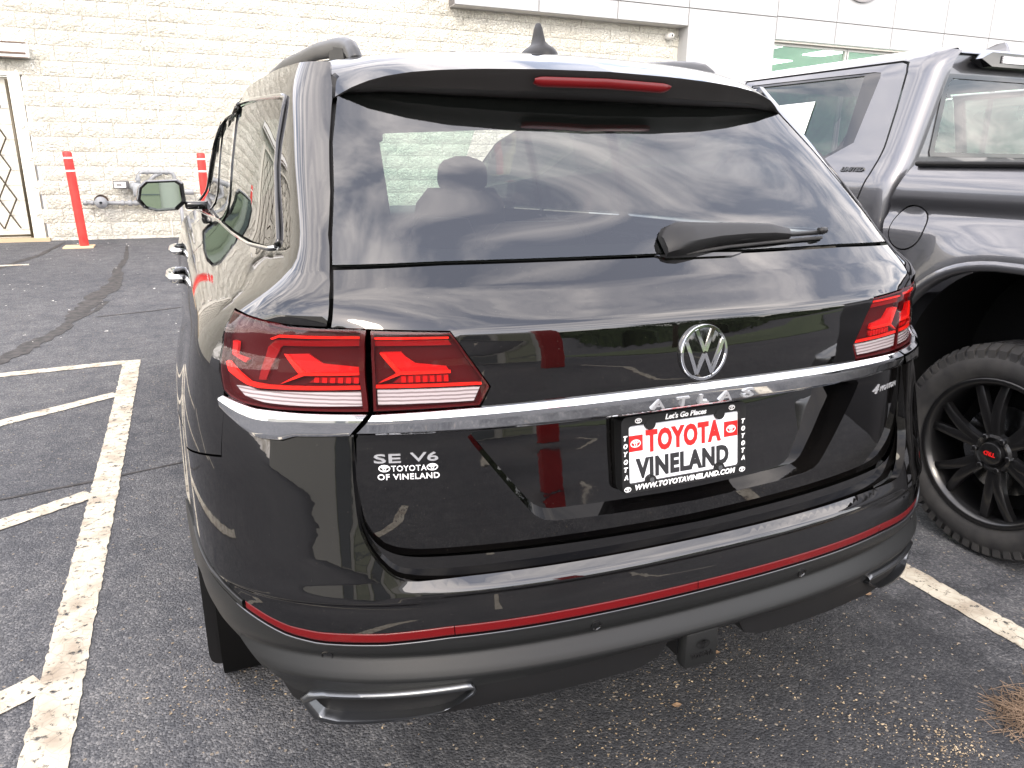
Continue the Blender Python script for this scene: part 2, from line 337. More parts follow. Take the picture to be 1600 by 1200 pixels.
# painted markings: worn, crazed paint
pm = pbsdf('road_paint', (.62, .58, .49), .75)
n, l, b = nodes(pm); t = n.new('ShaderNodeTexCoord')
za = n.new('ShaderNodeTexNoise'); za.inputs['Scale'].default_value = 34; za.inputs['Detail'].default_value = 7; za.inputs['Roughness'].default_value = .72; l.new(t.outputs['Object'], za.inputs['Vector'])
ra = n.new('ShaderNodeValToRGB'); ra.color_ramp.elements[0].position = .37; ra.color_ramp.elements[1].position = .44; l.new(za.outputs[0], ra.inputs[0]); l.new(ra.outputs[0], b.inputs['Alpha'])
zb = n.new('ShaderNodeTexNoise'); zb.inputs['Scale'].default_value = 9; zb.inputs['Detail'].default_value = 8; l.new(t.outputs['Object'], zb.inputs['Vector'])
rb = n.new('ShaderNodeValToRGB'); rb.color_ramp.elements[0].color = (.27, .225, .17, 1); rb.color_ramp.elements[1].color = (.46, .425, .345, 1); rb.color_ramp.elements[0].position = .3; rb.color_ramp.elements[1].position = .55; l.new(zb.outputs[0], rb.inputs[0])
vc = n.new('ShaderNodeTexVoronoi'); vc.feature = 'DISTANCE_TO_EDGE'; vc.inputs['Scale'].default_value = 26; l.new(t.outputs['Object'], vc.inputs['Vector'])
rc = n.new('ShaderNodeValToRGB'); rc.color_ramp.elements[0].color = (.45, .42, .40, 1); rc.color_ramp.elements[1].color = (1, 1, 1, 1); rc.color_ramp.elements[0].position = .0; rc.color_ramp.elements[1].position = .05; l.new(vc.outputs[0], rc.inputs[0])
mxx = n.new('ShaderNodeMix'); mxx.data_type = 'RGBA'; mxx.blend_type = 'MULTIPLY'; mxx.inputs[0].default_value = .4; l.new(rb.outputs[0], mxx.inputs[6]); l.new(rc.outputs[0], mxx.inputs[7]); l.new(mxx.outputs[2], b.inputs['Base Color'])
bp = n.new('ShaderNodeBump'); bp.inputs['Distance'].default_value = .004; bp.inputs['Strength'].default_value = .7; l.new(za.outputs[0], bp.inputs['Height']); l.new(bp.outputs[0], b.inputs['Normal'])
def line(name, a, c, w, label, z=.004):
    a, c = np.array(a, float), np.array(c, float); d = (c-a); L = np.hypot(*d); d /= L; nn = np.array((-d[1], d[0])); k = int(L/.022)+2; Gd = []
    for i in range(k):
        p = a+d*L*i/(k-1); e1, e2 = (w/2+rng.normal(0, .0022) for _ in range(2))
        Gd.append([(*(p-nn*e1), float(zg((p-nn*e1)[1]))+z), (*(p+nn*e2), float(zg((p+nn*e2)[1]))+z)])
    o = MB().grid(Gd).build(name, pm, None, False); structure(o, label); return o
line('parking_line', (-1.385, -2.2), (-1.392, 4.70), .112, 'long cream stripe along the left side of the black car')
line('parking_line', (1.335, -2.0), (1.335, 5.0), .105, 'cream stripe between the black car and the grey pickup')
line('hatching_stripe', (-1.44, 4.66), (-3.6, 4.46), .10, 'farthest stripe of the hatched area', .0045)
for y0, lab in ((3.90, 'second farthest'), (2.36, 'middle'), (1.02, 'nearest')):
    line('hatching_stripe', (-1.44, y0), (-1.44-2.4, y0-1.52), .10, lab+' slanting stripe of the hatched area', .0045)
line('parking_line', (-2.75, 9.6), (-6.5, 9.35), .10, 'short distant stripe in front of the gated door')
line('parking_line', (-4.0, 2.0), (-4.0, 4.6), .10, 'stripe at the far side of the hatched area')

# dark crack filler and cracks
tar = pbsdf('tar', (.022, .021, .022), .8); noise_col(tar, (.014, .014, .015), (.05, .046, .044), 18, 6); bump(tar, 120, .003, .6)
def strip(name, pts, label, z=.0035):
    P = [np.array(p[:2], float) for p in pts]; Gd = []
    fine_ = []
    for i in range(len(P)-1):
        for k in range(8):
            t = k/8; fine_.append((P[i]*(1-t)+P[i+1]*t, pts[i][2]*(1-t)+pts[i+1][2]*t))
    fine_.append((P[-1], pts[-1][2]))
    for i, (p, w) in enumerate(fine_):
        d = fine_[min(i+1, len(fine_)-1)][0]-fine_[max(i-1, 0)][0]; d = d/np.hypot(*d); nn = np.array((-d[1], d[0])); j1, j2 = rng.uniform(.55, 1.3, 2)
        a, c = p-nn*w/2*j1, p+nn*w/2*j2; Gd.append([(*a, float(zg(a[1]))+z), (*c, float(zg(c[1]))+z)])
    o = MB().grid(Gd).build(name, tar, None, False); structure(o, label); return o
strip('crack_filler', [(-2.30, 4.75, .06), (-2.20, 5.1, .14), (-2.13, 5.35, .16), (-1.97, 5.85, .13), (-1.95, 6.15, .07), (-1.90, 6.5, .20), (-1.84, 7.2, .20), (-1.70, 8.0, .16), (-1.75, 8.9, .10), (-1.70, 9.8, .06), (-1.75, 11.0, .03)], 'dark winding crack filler running up to the wall')
strip('crack_filler', [(-1.97, 6.02, .03), (-1.78, 6.6, .05), (-1.72, 7.0, .05)], 'thin side branch of the winding crack')
strip('crack', [(-.95, 6.55, .025), (-1.3, 6.42, .025), (-1.75, 6.3, .02)], 'thin straight crack left of the car')
strip('crack', [(-1.0, 2.62, .012), (-1.4, 2.52, .02), (-1.9, 2.42, .02), (-2.6, 2.38, .02)], 'thin crack crossing the long stripe')
strip('crack_filler', [(-3.4, 8.3, .12), (-3.1, 9.2, .10), (-2.75, 10.4, .08), (-2.6, 11.6, .05)], 'dark crack in front of the gated door')

# ================================================================== SUV SURFACES
def tab(pts):
    a = np.array(sorted(pts), float); return lambda z: np.interp(z, a[:, 0], a[:, 1])
UPR = [(1.70, .70), (1.60, .612), (1.54, .545), (1.46, .450), (1.38, .358), (1.30, .270), (1.235, .205), (1.225, .194), (1.19, .156), (1.155, .121)]
RT = tab(UPR+[(1.135, .100), (1.125, .090), (1.118, .0855), (1.110, .0835), (1.05, .076), (.985, .073), (.94, .077), (.90, .072), (.80, .064), (.74, .060), (.70, .060), (.5, .06)])
RB = tab(UPR+[(1.135, .105), (1.125, .098), (1.118, .092), (1.0, .08), (.95, .075), (.90, .066), (.85, .058), (.80, .050), (.74, .040), (.705, .034), (.663, .014), (.655, .004), (.647, -.004), (.640, -.007), (.636, -.0075), (.632, .001), (.60, -.007), (.58, -.011), (.556, -.012), (.53, -.012), (.513, -.004), (.472, -.026), (.466, -.024), (.460, -.014), (.40, -.012), (.36, .0), (.33, .06), (.2, .15)])
W = tab([(1.70, .66), (1.64, .685), (1.60, .708), (1.55, .726), (1.40, .756), (1.28, .774), (1.24, .782), (1.20, .806), (1.165, .848), (1.13, .893), (1.10, .922), (1.06, .945), (1.0, .962), (.92, .978), (.85, .985), (.6, .985), (.5, .978), (.42, .96), (.34, .935), (.2, .90)])
def sm(f, h=.012):       # slightly rounded creases
    return lambda z: (f(np.asarray(z)-h)+2*f(np.asarray(z)-h/2)+2*f(z)+2*f(np.asarray(z)+h/2)+f(np.asarray(z)+h))/8
RTs, RBs, Ws0 = sm(RT, .004), sm(RB, .004), sm(W, .03)
def KT(z): t = np.clip((np.asarray(z, float)-1.12)/.11, 0, 1); return t*t*(3-2*t)
def Ws(z): return Ws0(z)-.034*KT(z)
PP = tab([(1.24, 11), (1.18, 8.5), (1.13, 5.0), (1.08, 4.2), (1.0, 4.0), (.2, 4.0)]); LL = tab([(1.24, .30), (1.18, .36), (1.13, .48), (1.08, .55), (.2, .55)])
BOW = .12
def flare(y, z):
    r = np.hypot(y-1.10, z-.40); r2 = np.hypot(y-4.08, z-.40)
    return .016*(np.exp(-((r-.47)/.10)**2)+np.exp(-((r2-.47)/.10)**2))*np.clip((z-.25)/.15, 0, 1)*np.clip((1.0-z)/.1+.3, 0, 1)
RC = sm(tab(UPR+[(1.135, .105), (1.125, .098), (1.118, .092), (1.0, .08), (.95, .075), (.90, .064), (.85, .052), (.80, .040), (.74, .024), (.70, .012), (.66, .001), (.64, -.006), (.628, -.0095), (.6245, -.010), (.6205, -.001), (.60, -.007), (.58, -.011), (.556, -.012), (.53, -.012), (.513, -.004), (.472, -.026), (.466, -.024), (.460, -.014), (.40, -.012), (.36, .0), (.33, .06), (.2, .15)]), .004)
def RBq(q, z):
    t = np.clip((q-.60)/.22, 0, 1); t = t*t*(3-2*t); return RBs(z)*(1-t)+RC(z)*t
def fB(q, z, R=None):
    q = np.abs(np.asarray(q, float)); z = np.asarray(z, float); P = PP(z); L = LL(z); w = Ws(z); c = 2**(-1/P)
    X = c*np.minimum(q, 1); Y = (1-X**P)**(1/P); Yb = c*np.clip(2-q, 0, 1); Xb = (1-Yb**P)**(1/P)
    X = np.where(q <= 1, X, Xb); Y = np.where(q <= 1, Y, Yb); x = w*X; y = (RBq(q, z) if R is None else R(z))+BOW*x*x+L*(1-Y)+np.maximum(q-2, 0)
    yc = RBs(z)+BOW*w*w+.045; d = np.maximum(y-yc, 0); x = x+KT(z)*.052*(1-np.exp(-d*d/(d+.08)/.35))*(q > .9)
    return np.stack([-(x+flare(y, z)*np.clip((q-1.2)/.5, 0, 1)), y, z+0*x], -1)
def fH(x, z, R=RTs):
    x = np.asarray(x, float); z = np.asarray(z, float); P = PP(z); L = LL(z); w = Ws(z); X = np.clip(np.abs(x)/w, 0, .999)
    return np.stack([x, R(z)+BOW*x*x+L*(1-(1-X**P)**(1/P)), z+0*x], -1)
def qy(y, z):            # side coordinate y -> q
    y = np.asarray(y, float)+0*np.asarray(z, float); z = np.asarray(z, float)+0*y; P = PP(z); L = LL(z); w = Ws(z)
    ye = RC(z)+BOW*w*w+L; lo = np.full_like(y, .3); hi = np.full_like(y, 2.0)
    for _ in range(40):
        m = (lo+hi)/2; yy = fB(m, z)[..., 1]; lo = np.where(yy < y, m, lo); hi = np.where(yy < y, hi, m)
    return np.where(y >= ye, 2+y-ye, (lo+hi)/2)
def qx(x, z): P = PP(z); return abs(x)/Ws(z)*2**(1/P)
def fS(y, z):
    z = np.asarray(z, float)+0*np.asarray(y, float); return fB(qy(y, z), z)
MBm, MH, MS = Map(fB, -1), Map(fH, 1), Map(fS, -1)
def Hf(x0, z0, off=0.0, R=RTs, sx=1.0):      # text placer on the tailgate
    mp = Map(lambda x, z: fH(x, z, R), 1)
    return lambda u, v, h: mp.pos(x0+u*sx, z0+v, off+h)
def sym(left):           # left half polyline from the centre top round to the centre bottom -> closed polygon
    return left+[(-x, z) for x, z in left[::-1] if abs(x) > 1e-6]
CRE = (1.225, 1.19, 1.155, 1.135, 1.130, 1.125, 1.1215, 1.118, 1.114, 1.11, 1.10)

suv = thing('parked_suv', 'large black sport utility vehicle seen from behind with red tail lamps and chrome strip', 'car', (0, 0, 0))

# ---- tailgate
REC = smooth_poly([(0, .932), (-.44, .932), (-.495, .928), (-.478, .90), (-.385, .775), (-.355, .742), (-.31, .732), (0, .727)], 1)
TG = [(0, 1.2265), (-.50, 1.2262), (-.694, 1.2215), (-.7155, 1.1305), (-.655, 1.1285), (-.5165, 1.1225), (-.4465, 1.0165), (-.4655, .9775), (-.656, .9715), (-.6865, .925), (-.692, .846), (-.692, .775), (-.684, .745), (-.668, .718), (-.643, .700), (-.612, .692), (-.555, .690), (0, .682)]
TG = TG[:10]+smooth_poly(TG[10:], 2)
tg = panel('tailgate', MH, sym(TG), paint, suv, holes=[sym(REC)], st=.016, rows=CRE+(.94, .932, .925), rim=.02)
# number-plate recess: floor and slanting walls
fl = [(x*.972, .83+(z-.83)*.93) for x, z in sym(REC)]; hl = sym(REC)
def dep(a, b): return -np.interp(b, [.72, .78, .85, .93], [.042, .049, .056, .060])
m = MB(); A0 = MH.pos(np.array([p[0] for p in hl]), np.array([p[1] for p in hl]), np.full(len(hl), -.001)); fa = np.array(fl); A1 = MH.pos(fa[:, 0], fa[:, 1], dep(fa[:, 0], fa[:, 1])); k = len(hl)
m.add(list(A0)+list(A1), [(i, k+i, k+(i+1) % k, (i+1) % k) for i in range(k)]); m.build('recess_wall', paint, tg, smooth=True, angle=35)
panel('recess_floor', MH, fl, paint, tg, st=.02, rim=0, offn=dep)
# chrome strip, centre and corner pieces
def band(name, mp, cols, prof, mat, parent, mirror=False):   # cols: (a, zbot, ztop); prof: (fraction up, offset)
    Gd = []
    A = np.array([c[0] for c in cols]); z0 = np.array([c[1] for c in cols]); z1 = np.array([c[2] for c in cols])
    S_ = np.array([c[3] if len(c) > 3 else 0. for c in cols])
    for t, o in prof: Gd.append([tuple(p) for p in mp.pos(A+S_*(t-.5), z0+(z1-z0)*t, np.full(len(A), o))])
    m = MB().grid(Gd); F = m.F if mp.sg > 0 else [f[::-1] for f in m.F]; a = obj(name, m.V, F, mat, parent)
    if mirror: return a, obj(name, [(-x, y, z) for x, y, z in m.V], [f[::-1] for f in F], mat, parent)
    return a
def crisp(prof, e=.03):       # doubles the bends so that facets stay crisp under smooth shading
    out = [prof[0]]
    for i in range(1, len(prof)-1):
        (a, b), (c, d), (f, g) = prof[i-1:i+2]
        out += [(c+(a-c)*e*2, d+(b-d)*e*2), (c, d), (c+(f-c)*e*2, d+(g-d)*e*2)]
    return out+[prof[-1]]
PRO = crisp([(0, -.012), (0, .008), (.12, .0125), (.66, .0165), (.80, .0160), (1.0, .006), (1.0, -.012)], .08)
xs_ = np.linspace(-.672, .672, 60)
band('chrome_strip', MH, [(x, .9365-.004*abs(x)/.67, .9855-.013*(abs(x)/.67)**2, -math.copysign(.030*max(0, abs(x)-.5)/.17, x)) for x in xs_], PRO, chrome, tg)
qs = np.linspace(.834, 1.158, 30); ct = np.interp(qs, [.838, .95, 1.05, 1.158], [.9715, .9705, .9715, .984]); cb = np.interp(qs, [.838, .96, .985, 1.03, 1.08, 1.158], [.932, .928, .9195, .9185, .932, .962])
band('chrome_corner', MBm, [(q+.0, z0, z1, -.032*max(0, 1-(q-.835)/.1)) for q, z0, z1 in zip(qs, cb, ct)], PRO, chrome, suv, True)

# ---- tail lamps
OUTER = [(.8165, .9755), (.8465, 1.1255), (.93, 1.1265), (1.005, 1.128), (1.115, 1.1355), (1.22, 1.1395), (1.305, 1.140), (1.265, 1.121), (1.217, 1.074), (1.20, 1.026), (1.175, .994), (1.14, .983), (1.0885, .9765), (1.005, .9735), (.94, .9745)]
INNER = [(-.6555, .977), (-.653, 1.1255), (-.5165, 1.1195), (-.4495, 1.0165), (-.468, .982)]
def lamp(mp, outline, els, parent, sgn_name, sa):
    g = {}
    for mir in (False, True):
        h = bpy.data.objects.new('x', None)
    c = np.array(outline).mean(0); ins = [tuple(c+(np.array(p)-c)*.985) for p in outline]
    house = panel('tail_lamp', mp, ins, reddark, parent, st=.02, off=-.016, rim=.02, mirror=True, sa=sa)
    for nm, poly, mat, o_ in els:
        a = panel(nm, mp, poly, mat, house[0], st=.012, off=o_, rim=.006, mirror=True, sa=sa); a[1].parent = house[1]
    a = panel('lens', mp, outline, lens, house[0], st=.015, off=.001, rim=0, mirror=True, sa=sa); a[1].parent = house[1]
    # dark red frame of the lens
    fr = [tuple(c+(np.array(p)-c)*.955) for p in outline]
    a = panel('lens_frame', mp, outline, reddark, house[0], holes=[fr], st=.015, off=-.0025, rim=.014, mirror=True, sa=sa); a[1].parent = house[1]
    house[0]['label'] = 'red tail lamp on the left of the car'; house[1]['label'] = 'red tail lamp on the right of the car'
OE = [('light_bar', [(1.045, 1.102), (1.028, 1.109), (.851, 1.1115), (.85, 1.108), (1.024, 1.1055), (1.039, 1.099)], redglow, -.006),
      ('light_bar', [(1.032, 1.097), (.849, 1.1065), (.846, 1.093), (1.011, 1.087), (1.022, 1.076), (1.039, 1.024), (1.059, 1.023), (1.049, 1.081)], redmid, -.010),
      ('light_bar', [(1.005, 1.076), (.958, 1.079), (.923, 1.062), (.843, 1.056), (.834, 1.044), (.955, 1.04), (1.003, 1.02), (.966, 1.04)], redlamp, -.008),
      ('light_edge', [(1.005, 1.0765), (.996, 1.0755), (.955, 1.0445), (.834, 1.0465), (.834, 1.0425), (.955, 1.0385), (1.003, 1.0195), (.966, 1.041)], redglow, -.004),
      ('led_row', [(.932, 1.036), (.834, 1.039), (.832, 1.027), (.946, 1.025)], redmid, -.011),
      ('light_bar', [(1.190, 1.046), (1.176, 1.050), (1.079, 1.018), (1.029, 1.016), (.83, 1.0225), (.829, 1.016), (1.056, 1.008), (1.090, 1.011), (1.17, 1.03)], redglow, -.006),
      ('reverse_lamp', [(1.130, 1.006), (1.084, 1.007), (1.054, 1.003), (.829, 1.0115), (.828, .985), (.979, .9815), (1.038, .983), (1.093, .990)], clearl, -.007),
      ('side_reflector', [(1.183, 1.085), (1.154, 1.084), (1.147, 1.065), (1.096, 1.061), (1.104, 1.052), (1.167, 1.063)], redlamp, -.006)]
OE += [('led', [(a, 1.0375-(a-.834)*.02), (a+.010, 1.0375-(a-.824)*.02), (a+.010, 1.0265), (a, 1.0265)], redlamp, -.007) for a in np.arange(.842, .935, .0165)]
IE = [('light_bar', [(-.650, 1.113), (-.52, 1.112), (-.52, 1.108), (-.650, 1.109)], redglow, -.006),
      ('light_bar', [(-.650, 1.106), (-.521, 1.105), (-.515, 1.095), (-.650, 1.095)], redmid, -.010),
      ('light_bar', [(-.64, 1.082), (-.604, 1.083), (-.58, 1.065), (-.526, 1.058), (-.519, 1.046), (-.606, 1.046), (-.646, 1.029), (-.614, 1.046)], redlamp, -.008),
      ('light_edge', [(-.64, 1.0825), (-.631, 1.0815), (-.606, 1.0505), (-.519, 1.0505), (-.519, 1.045), (-.606, 1.0445), (-.646, 1.0285), (-.613, 1.047)], redglow, -.004),
      ('led_row', [(-.603, 1.043), (-.523, 1.042), (-.524, 1.028), (-.621, 1.028)], redmid, -.011),
      ('light_bar', [(-.650, 1.0255), (-.463, 1.0245), (-.463, 1.020), (-.650, 1.0195)], redglow, -.006),
      ('reverse_lamp', [(-.648, 1.0165), (-.466, 1.0155), (-.478, .990), (-.648, .988)], clearl, -.007)]
IE += [('led', [(a, 1.041), (a+.008, 1.041), (a+.008, 1.029), (a, 1.029)], redlamp, -.007) for a in np.arange(-.606, -.53, .0125)]
lamp(MBm, OUTER, OE, suv, 'o', .8)
lamp(MH, INNER, IE, tg, 'i', 1.0)

# ---- rear window and its dark border
GL = [(0, 1.570), (-.40, 1.566), (-.600, 1.560), (-.6075, 1.5405), (-.640, 1.450), (-.6615, 1.355), (-.6825, 1.280), (-.6940, 1.2300), (-.50, 1.2335), (0, 1.2340)]
rg = panel('rear_window', MH, sym(GL), rglass, tg, st=.03, rim=.004)
frit_in = [(0, 1.490), (-.30, 1.486), (-.530, 1.474), (-.545, 1.465), (-.555, 1.40), (-.565, 1.330), (-.572, 1.285), (-.56, 1.266), (-.50, 1.257), (0, 1.258)]
panel('window_border', MH, sym([(x*1.002, z) for x, z in GL]), dark, rg, holes=[sym(frit_in)], st=.03, off=-.006, rim=0)

# ---- spoiler with high brake lamp
xs_ = np.linspace(-.613, .613, 71); ax_ = np.abs(xs_)
zt = np.interp(ax_, [0, .164, .30, .40, .46, .51, .545, .575, .60, .613], [1.616, 1.6135, 1.609, 1.603, 1.597, 1.588, 1.578, 1.566, 1.552, 1.544])
yt = np.interp(ax_, [0, .2, .36, .46, .545, .60, .632], [.498, .506, .525, .547, .572, .600, .625])
bh = .044*np.clip(1-(ax_/.612)**3.5, 0, 1)
def zroof(x, y):
    x = np.abs(np.asarray(x, float)); s = x/.66
    return np.interp(y, [.55, .75, .95, 1.4, 2.0, 2.7, 3.0, 3.25], [1.650, 1.6755, 1.693, 1.722, 1.742, 1.732, 1.712, 1.675])-.03*s**2-.035*s**6
def spts(f): return [tuple(p) for p in f]
yf = np.full_like(xs_, .800)-.02*(ax_/.63)**2; zf = zroof(xs_, yf)-.001
rowsP = []
for t in np.linspace(0, 1, 9):       # top skin, slightly domed
    yy = yf+(yt-yf)*t; zz = zf+(zt-zf)*t+.014*np.sin(math.pi*t)*(1-(ax_/.64)**6)+.004*np.sin(math.pi*t); rowsP.append(list(zip(xs_, yy, zz)))
m = MB().grid(rowsP)
back = [list(zip(xs_, yt, zt)), list(zip(xs_, yt+.002, zt-.004)), list(zip(xs_, yt+.010+bh*.2, zt-bh*.55)), list(zip(xs_, yt+.014+bh*.45, zt-bh))]
und = [list(zip(xs_, yt+.014+bh*.45, zt-bh-.0005)), list(zip(xs_, yt+.016+bh*1.2, zt-bh-.003-bh*.3)), list(zip(xs_, yt+.022+bh*1.9, zt-bh-.006-bh*.5))]
sp = MB().grid(rowsP).build('spoiler', paint, tg); sp2 = MB().grid([r for r in back]).build('spoiler_rear_face', spm, sp); MB().grid(und).build('spoiler_underside', spm, sp)
cx = np.linspace(-.182, .182, 31); cyt = np.interp(np.abs(cx), [0, .2, .36], [.498, .506, .525]); czt = np.interp(np.abs(cx), [0, .164, .3], [1.616, 1.6135, 1.609])
taper = np.clip((.182-np.abs(cx))/.02, 0, 1)**.5
rows_ = [list(zip(cx, cyt+.006, czt-.0145+.004*(1-taper)*-1)), list(zip(cx, cyt+.0035, czt-.016-.004*(1-taper))), list(zip(cx, cyt+.0085, czt-.032+.006*(1-taper))), list(zip(cx, cyt+.016, czt-.036+.008*(1-taper)))]
MB().grid(rows_).build('brake_lamp', refl, sp)

# ---- bumper
EDGE = [(0, .664), (.517, .664), (.663, .6635), (.7509, .6645), (.785, .674), (.8199, .7095), (.838, .745), (.8450, .7755), (.846, .8503), (.8475, .9245)]
CORN = [(.8475, .9305), (.96, .926), (.985, .9175), (1.03, .9165), (1.08, .930), (1.158, .960)]
LOWT = [(2.0, .66), (1.6, .655), (1.38, .638), (1.2, .612), (1.09, .591), (1.01, .572), (.95, .5665), (.8143, .5675), (.676, .5755), (.3, .578), (0, .579)]
BUMP = smooth_poly(EDGE[2:], 1); BUMP = EDGE[:2]+BUMP+CORN+[(1.164, .866), (1.60, .820), (2.15, .812), (2.06, .72)]+LOWT
def full(left): return [(-a if abs(a) > 1e-6 else 0, b) for a, b in left[::-1] if abs(a) > 1e-6]+left
def fBs(q, z, R=None):    # signed version across the centre line
    P = fB(np.abs(q), z, R); P[..., 0] = np.where(np.asarray(q) < 0, -P[..., 0], P[..., 0]); return P
MBs = Map(fBs, -1)
bump_ = panel('bumper', MBs, full(BUMP), paint, suv, st=.02, rows=(.705, .68, .667, .663, .659, .655, .651, .647, .643, .640, .638, .636, .634, .632, .630, .628, .6265, .6245, .6225, .6205, .618, .612, .60), rim=.02, sa=1.3)
# sunken ledge between bumper and tailgate
LEDGE = smooth_poly([(0, .686), (-.555, .693), (-.608, .696), (-.641, .7045), (-.666, .722), (-.682, .749), (-.689, .785), (-.690, .93)], 2)+[ (-.712, .93), (-.712, .78), (-.705, .73), (-.68, .685), (-.64, .655), (-.56, .65), (0, .65)]
RL = lambda z: np.interp(z, [.64, .665, .70, .74, .95], [.036, .038, .044, .052, .085])
panel('bumper_ledge', Map(lambda x, z: fH(x, z, RL), 1), sym(LEDGE), paint, bump_, st=.02, rim=0)
# red reflector strip, trims, lower cladding
ST = LOWT[4:]
def strip_band(name, off, z0, z1, q0, q1, mat, parent, prof):
    qs = np.linspace(q0, q1, max(8, int(abs(q1-q0)/.02))); sl = np.array(ST+[(2, .66)])
    o = np.argsort(np.array(LOWT)[:, 0]); zt_ = np.interp(np.abs(qs), np.array(LOWT)[o, 0], np.array(LOWT)[o, 1])
    th = np.interp(np.abs(qs), [0, .95, 1.13, 1.2], [1, 1, .75, .6])
    return band(name, MBs, list(zip(qs, zt_+z0*th, zt_+z1*th)), prof, mat, parent)
PR2 = crisp([(0, -.012), (.06, -.001), (.94, -.0015), (1, -.012)], .1)
for q0, q1 in ((-1.13, -.662), (-.66, .03), (.032, .66), (.662, 1.13)):
    strip_band('reflector_strip', 0, -.0215, -.001, q0, q1, refl, bump_, PR2)
PR3 = crisp([(0, -.01), (.1, .004), (.9, .004), (1, -.01)], .1)
strip_band('strip_trim', 0, -.0265, -.0225, -1.16, 1.16, exm, bump_, PR3)
for s in (-1, 1): strip_band('corner_trim', 0, -.020, -.001, s*1.135, s*1.62, clad, bump_, PR3)
CLAD = [(q, z-.0245*np.interp(q, [0, .95, 1.13, 1.2], [1, 1, .75, .6])) for q, z in LOWT][::-1]
CLAD = CLAD+[(1.92, .50), (1.55, .56), (1.34, .54), (1.18, .505), (1.09, .458), (1.03, .425), (.95, .415), (.6, .44), (.2, .455), (0, .457)]
cla = panel('lower_cladding', MBs, full(CLAD), clad, bump_, st=.018, rows=(.53, .517, .513, .509, .49, .476, .472, .468), rim=.02, sa=1.3, off=.003)
VAL = [(0, .464), (.6, .455), (.95, .425), (1.06, .44), (1.05, .40), (.98, .355), (.72, .372), (.6, .385), (.40, .392), (.20, .402), (.14, .418), (.115, .450), (0, .455)]
panel('valance', MBs, full(VAL), val, bump_, st=.02, rim=.03, sa=1.3, off=0.)
# parking sensors
for q, z in ((-.321, .531), (.321, .531), (-.9354, .515), (.9354, .515)):
    m = MB(); c = MBs.pos(np.array([q]), np.array([z]), np.array([.003]))[0]; nn = MBs.nrm(np.array([q]), np.array([z]))[0]
    u = np.cross(nn, (0, 0, 1)); u /= np.linalg.norm(u); v = np.cross(u, nn)
    Gd = [[tuple(c+nn*h+(u*math.cos(t)+v*math.sin(t))*r) for t in np.linspace(0, 2*math.pi, 20, endpoint=False)] for r, h in ((.0115, -.002), (.0115, .0022), (.0098, .0026), (.0088, .0002), (.0001, .0008))]
    m.grid(Gd, True).build('parking_sensor', gloss, bump_, angle=40)
# exhaust trims: bevelled bright frame with a dark mouth
def fEx(q, z): return fBs(q, z, lambda z: 0*np.asarray(z)-.014)
ME = Map(fEx, -1)
EXO = [(1.023, .408), (.995, .430), (.965, .437), (.80, .445), (.640, .4525), (.632, .447), (.640, .434), (.680, .410), (.720, .393), (.80, .379), (.90, .366), (.972, .357), (1.010, .363)]
EXI = [(.962, .411), (.955, .414), (.80, .427), (.665, .438), (.69, .414), (.735, .399), (.80, .388), (.90, .374), (.968, .366)]
for s in (1, -1):
    P = lambda L: [(s*a, b) for a, b in (L if s > 0 else L[::-1])]
    n_ = len(EXO); co = np.array(EXO).mean(0)
    def loop(L, k, o): 
        A = np.array(L); c_ = A.mean(0); A = c_+(A-c_)*np.array(k)-np.array((.022*(1-k[1])/.5, 0)); return [tuple(p) for p in ME.pos(s*A[:, 0], A[:, 1], np.full(len(A), o))]
    LD = [dens(EXO, .008, 1.3)]
    lo = LD[0]
    Gd = [loop(lo, (1, 1), -.05), loop(lo, (1, 1), .002), loop(lo, (.997, .97), .009), loop(lo, (.98, .86), .014), loop(lo, (.955, .70), .0135), loop(lo, (.95, .67), .010), loop(lo, (.92, .55), -.02)]
    ex = MB().grid(Gd, True).build('exhaust_trim', exm, suv, angle=60)
    MB().add(loop(lo, (.92, .62), -.012), [tuple(range(len(lo)))]).build('exhaust_mouth', dark, ex, False)

# ---- body sides
def PY(L): return [(float(qy(y, z)), z) for y, z in L]
ARCH = [(1.10+.455*math.cos(t), .40+.455*math.sin(t)*.98) for t in np.linspace(0, math.pi, 25)]     # front to rear over the wheel
DR = [(1.56, .42), (1.56, .55), (1.555, .70), (1.60, .90), (1.70, 1.00), (1.74, 1.10), (1.75, 1.22)]
QWIN = [(1.745, 1.205), (1.25, 1.212), (.78, 1.222), (.53, 1.236), (.495, 1.243), (.50, 1.256), (.60, 1.345), (.655, 1.400), (.690, 1.450), (.712, 1.52), (.725, 1.548), (.78, 1.556), (1.30, 1.580), (1.745, 1.592)]
def lampedge(): return [(1.158, .965), (1.170, .99), (1.205, 1.026), (1.222, 1.074), (1.270, 1.121), (1.311, 1.1435), (1.22, 1.143), (1.115, 1.139), (1.005, 1.1315)]
QP = [(float(qx(.7225, 1.1305)), 1.1305), (float(qx(.7181, 1.15)), 1.15), (float(qx(.7133, 1.17)), 1.17), (float(qx(.7084, 1.19)), 1.19), (float(qx(.7036, 1.21)), 1.21), (float(qx(.7005, 1.222)), 1.222), (float(qx(.690, 1.28)), 1.28), (float(qx(.6685, 1.355)), 1.355), (float(qx(.647, 1.45)), 1.45), (float(qx(.6175, 1.5405)), 1.5405), (float(qx(.610, 1.57)), 1.57), (float(qx(.60, 1.625)), 1.625)]
QP = QP+PY([(1.2, 1.638), (1.75, 1.648), (1.75, 1.594)])+PY(QWIN[::-1])+PY(DR[::-1][:-1])+PY([(1.555, .44)]+[p for p in ARCH if p[1] < .99])[0:]
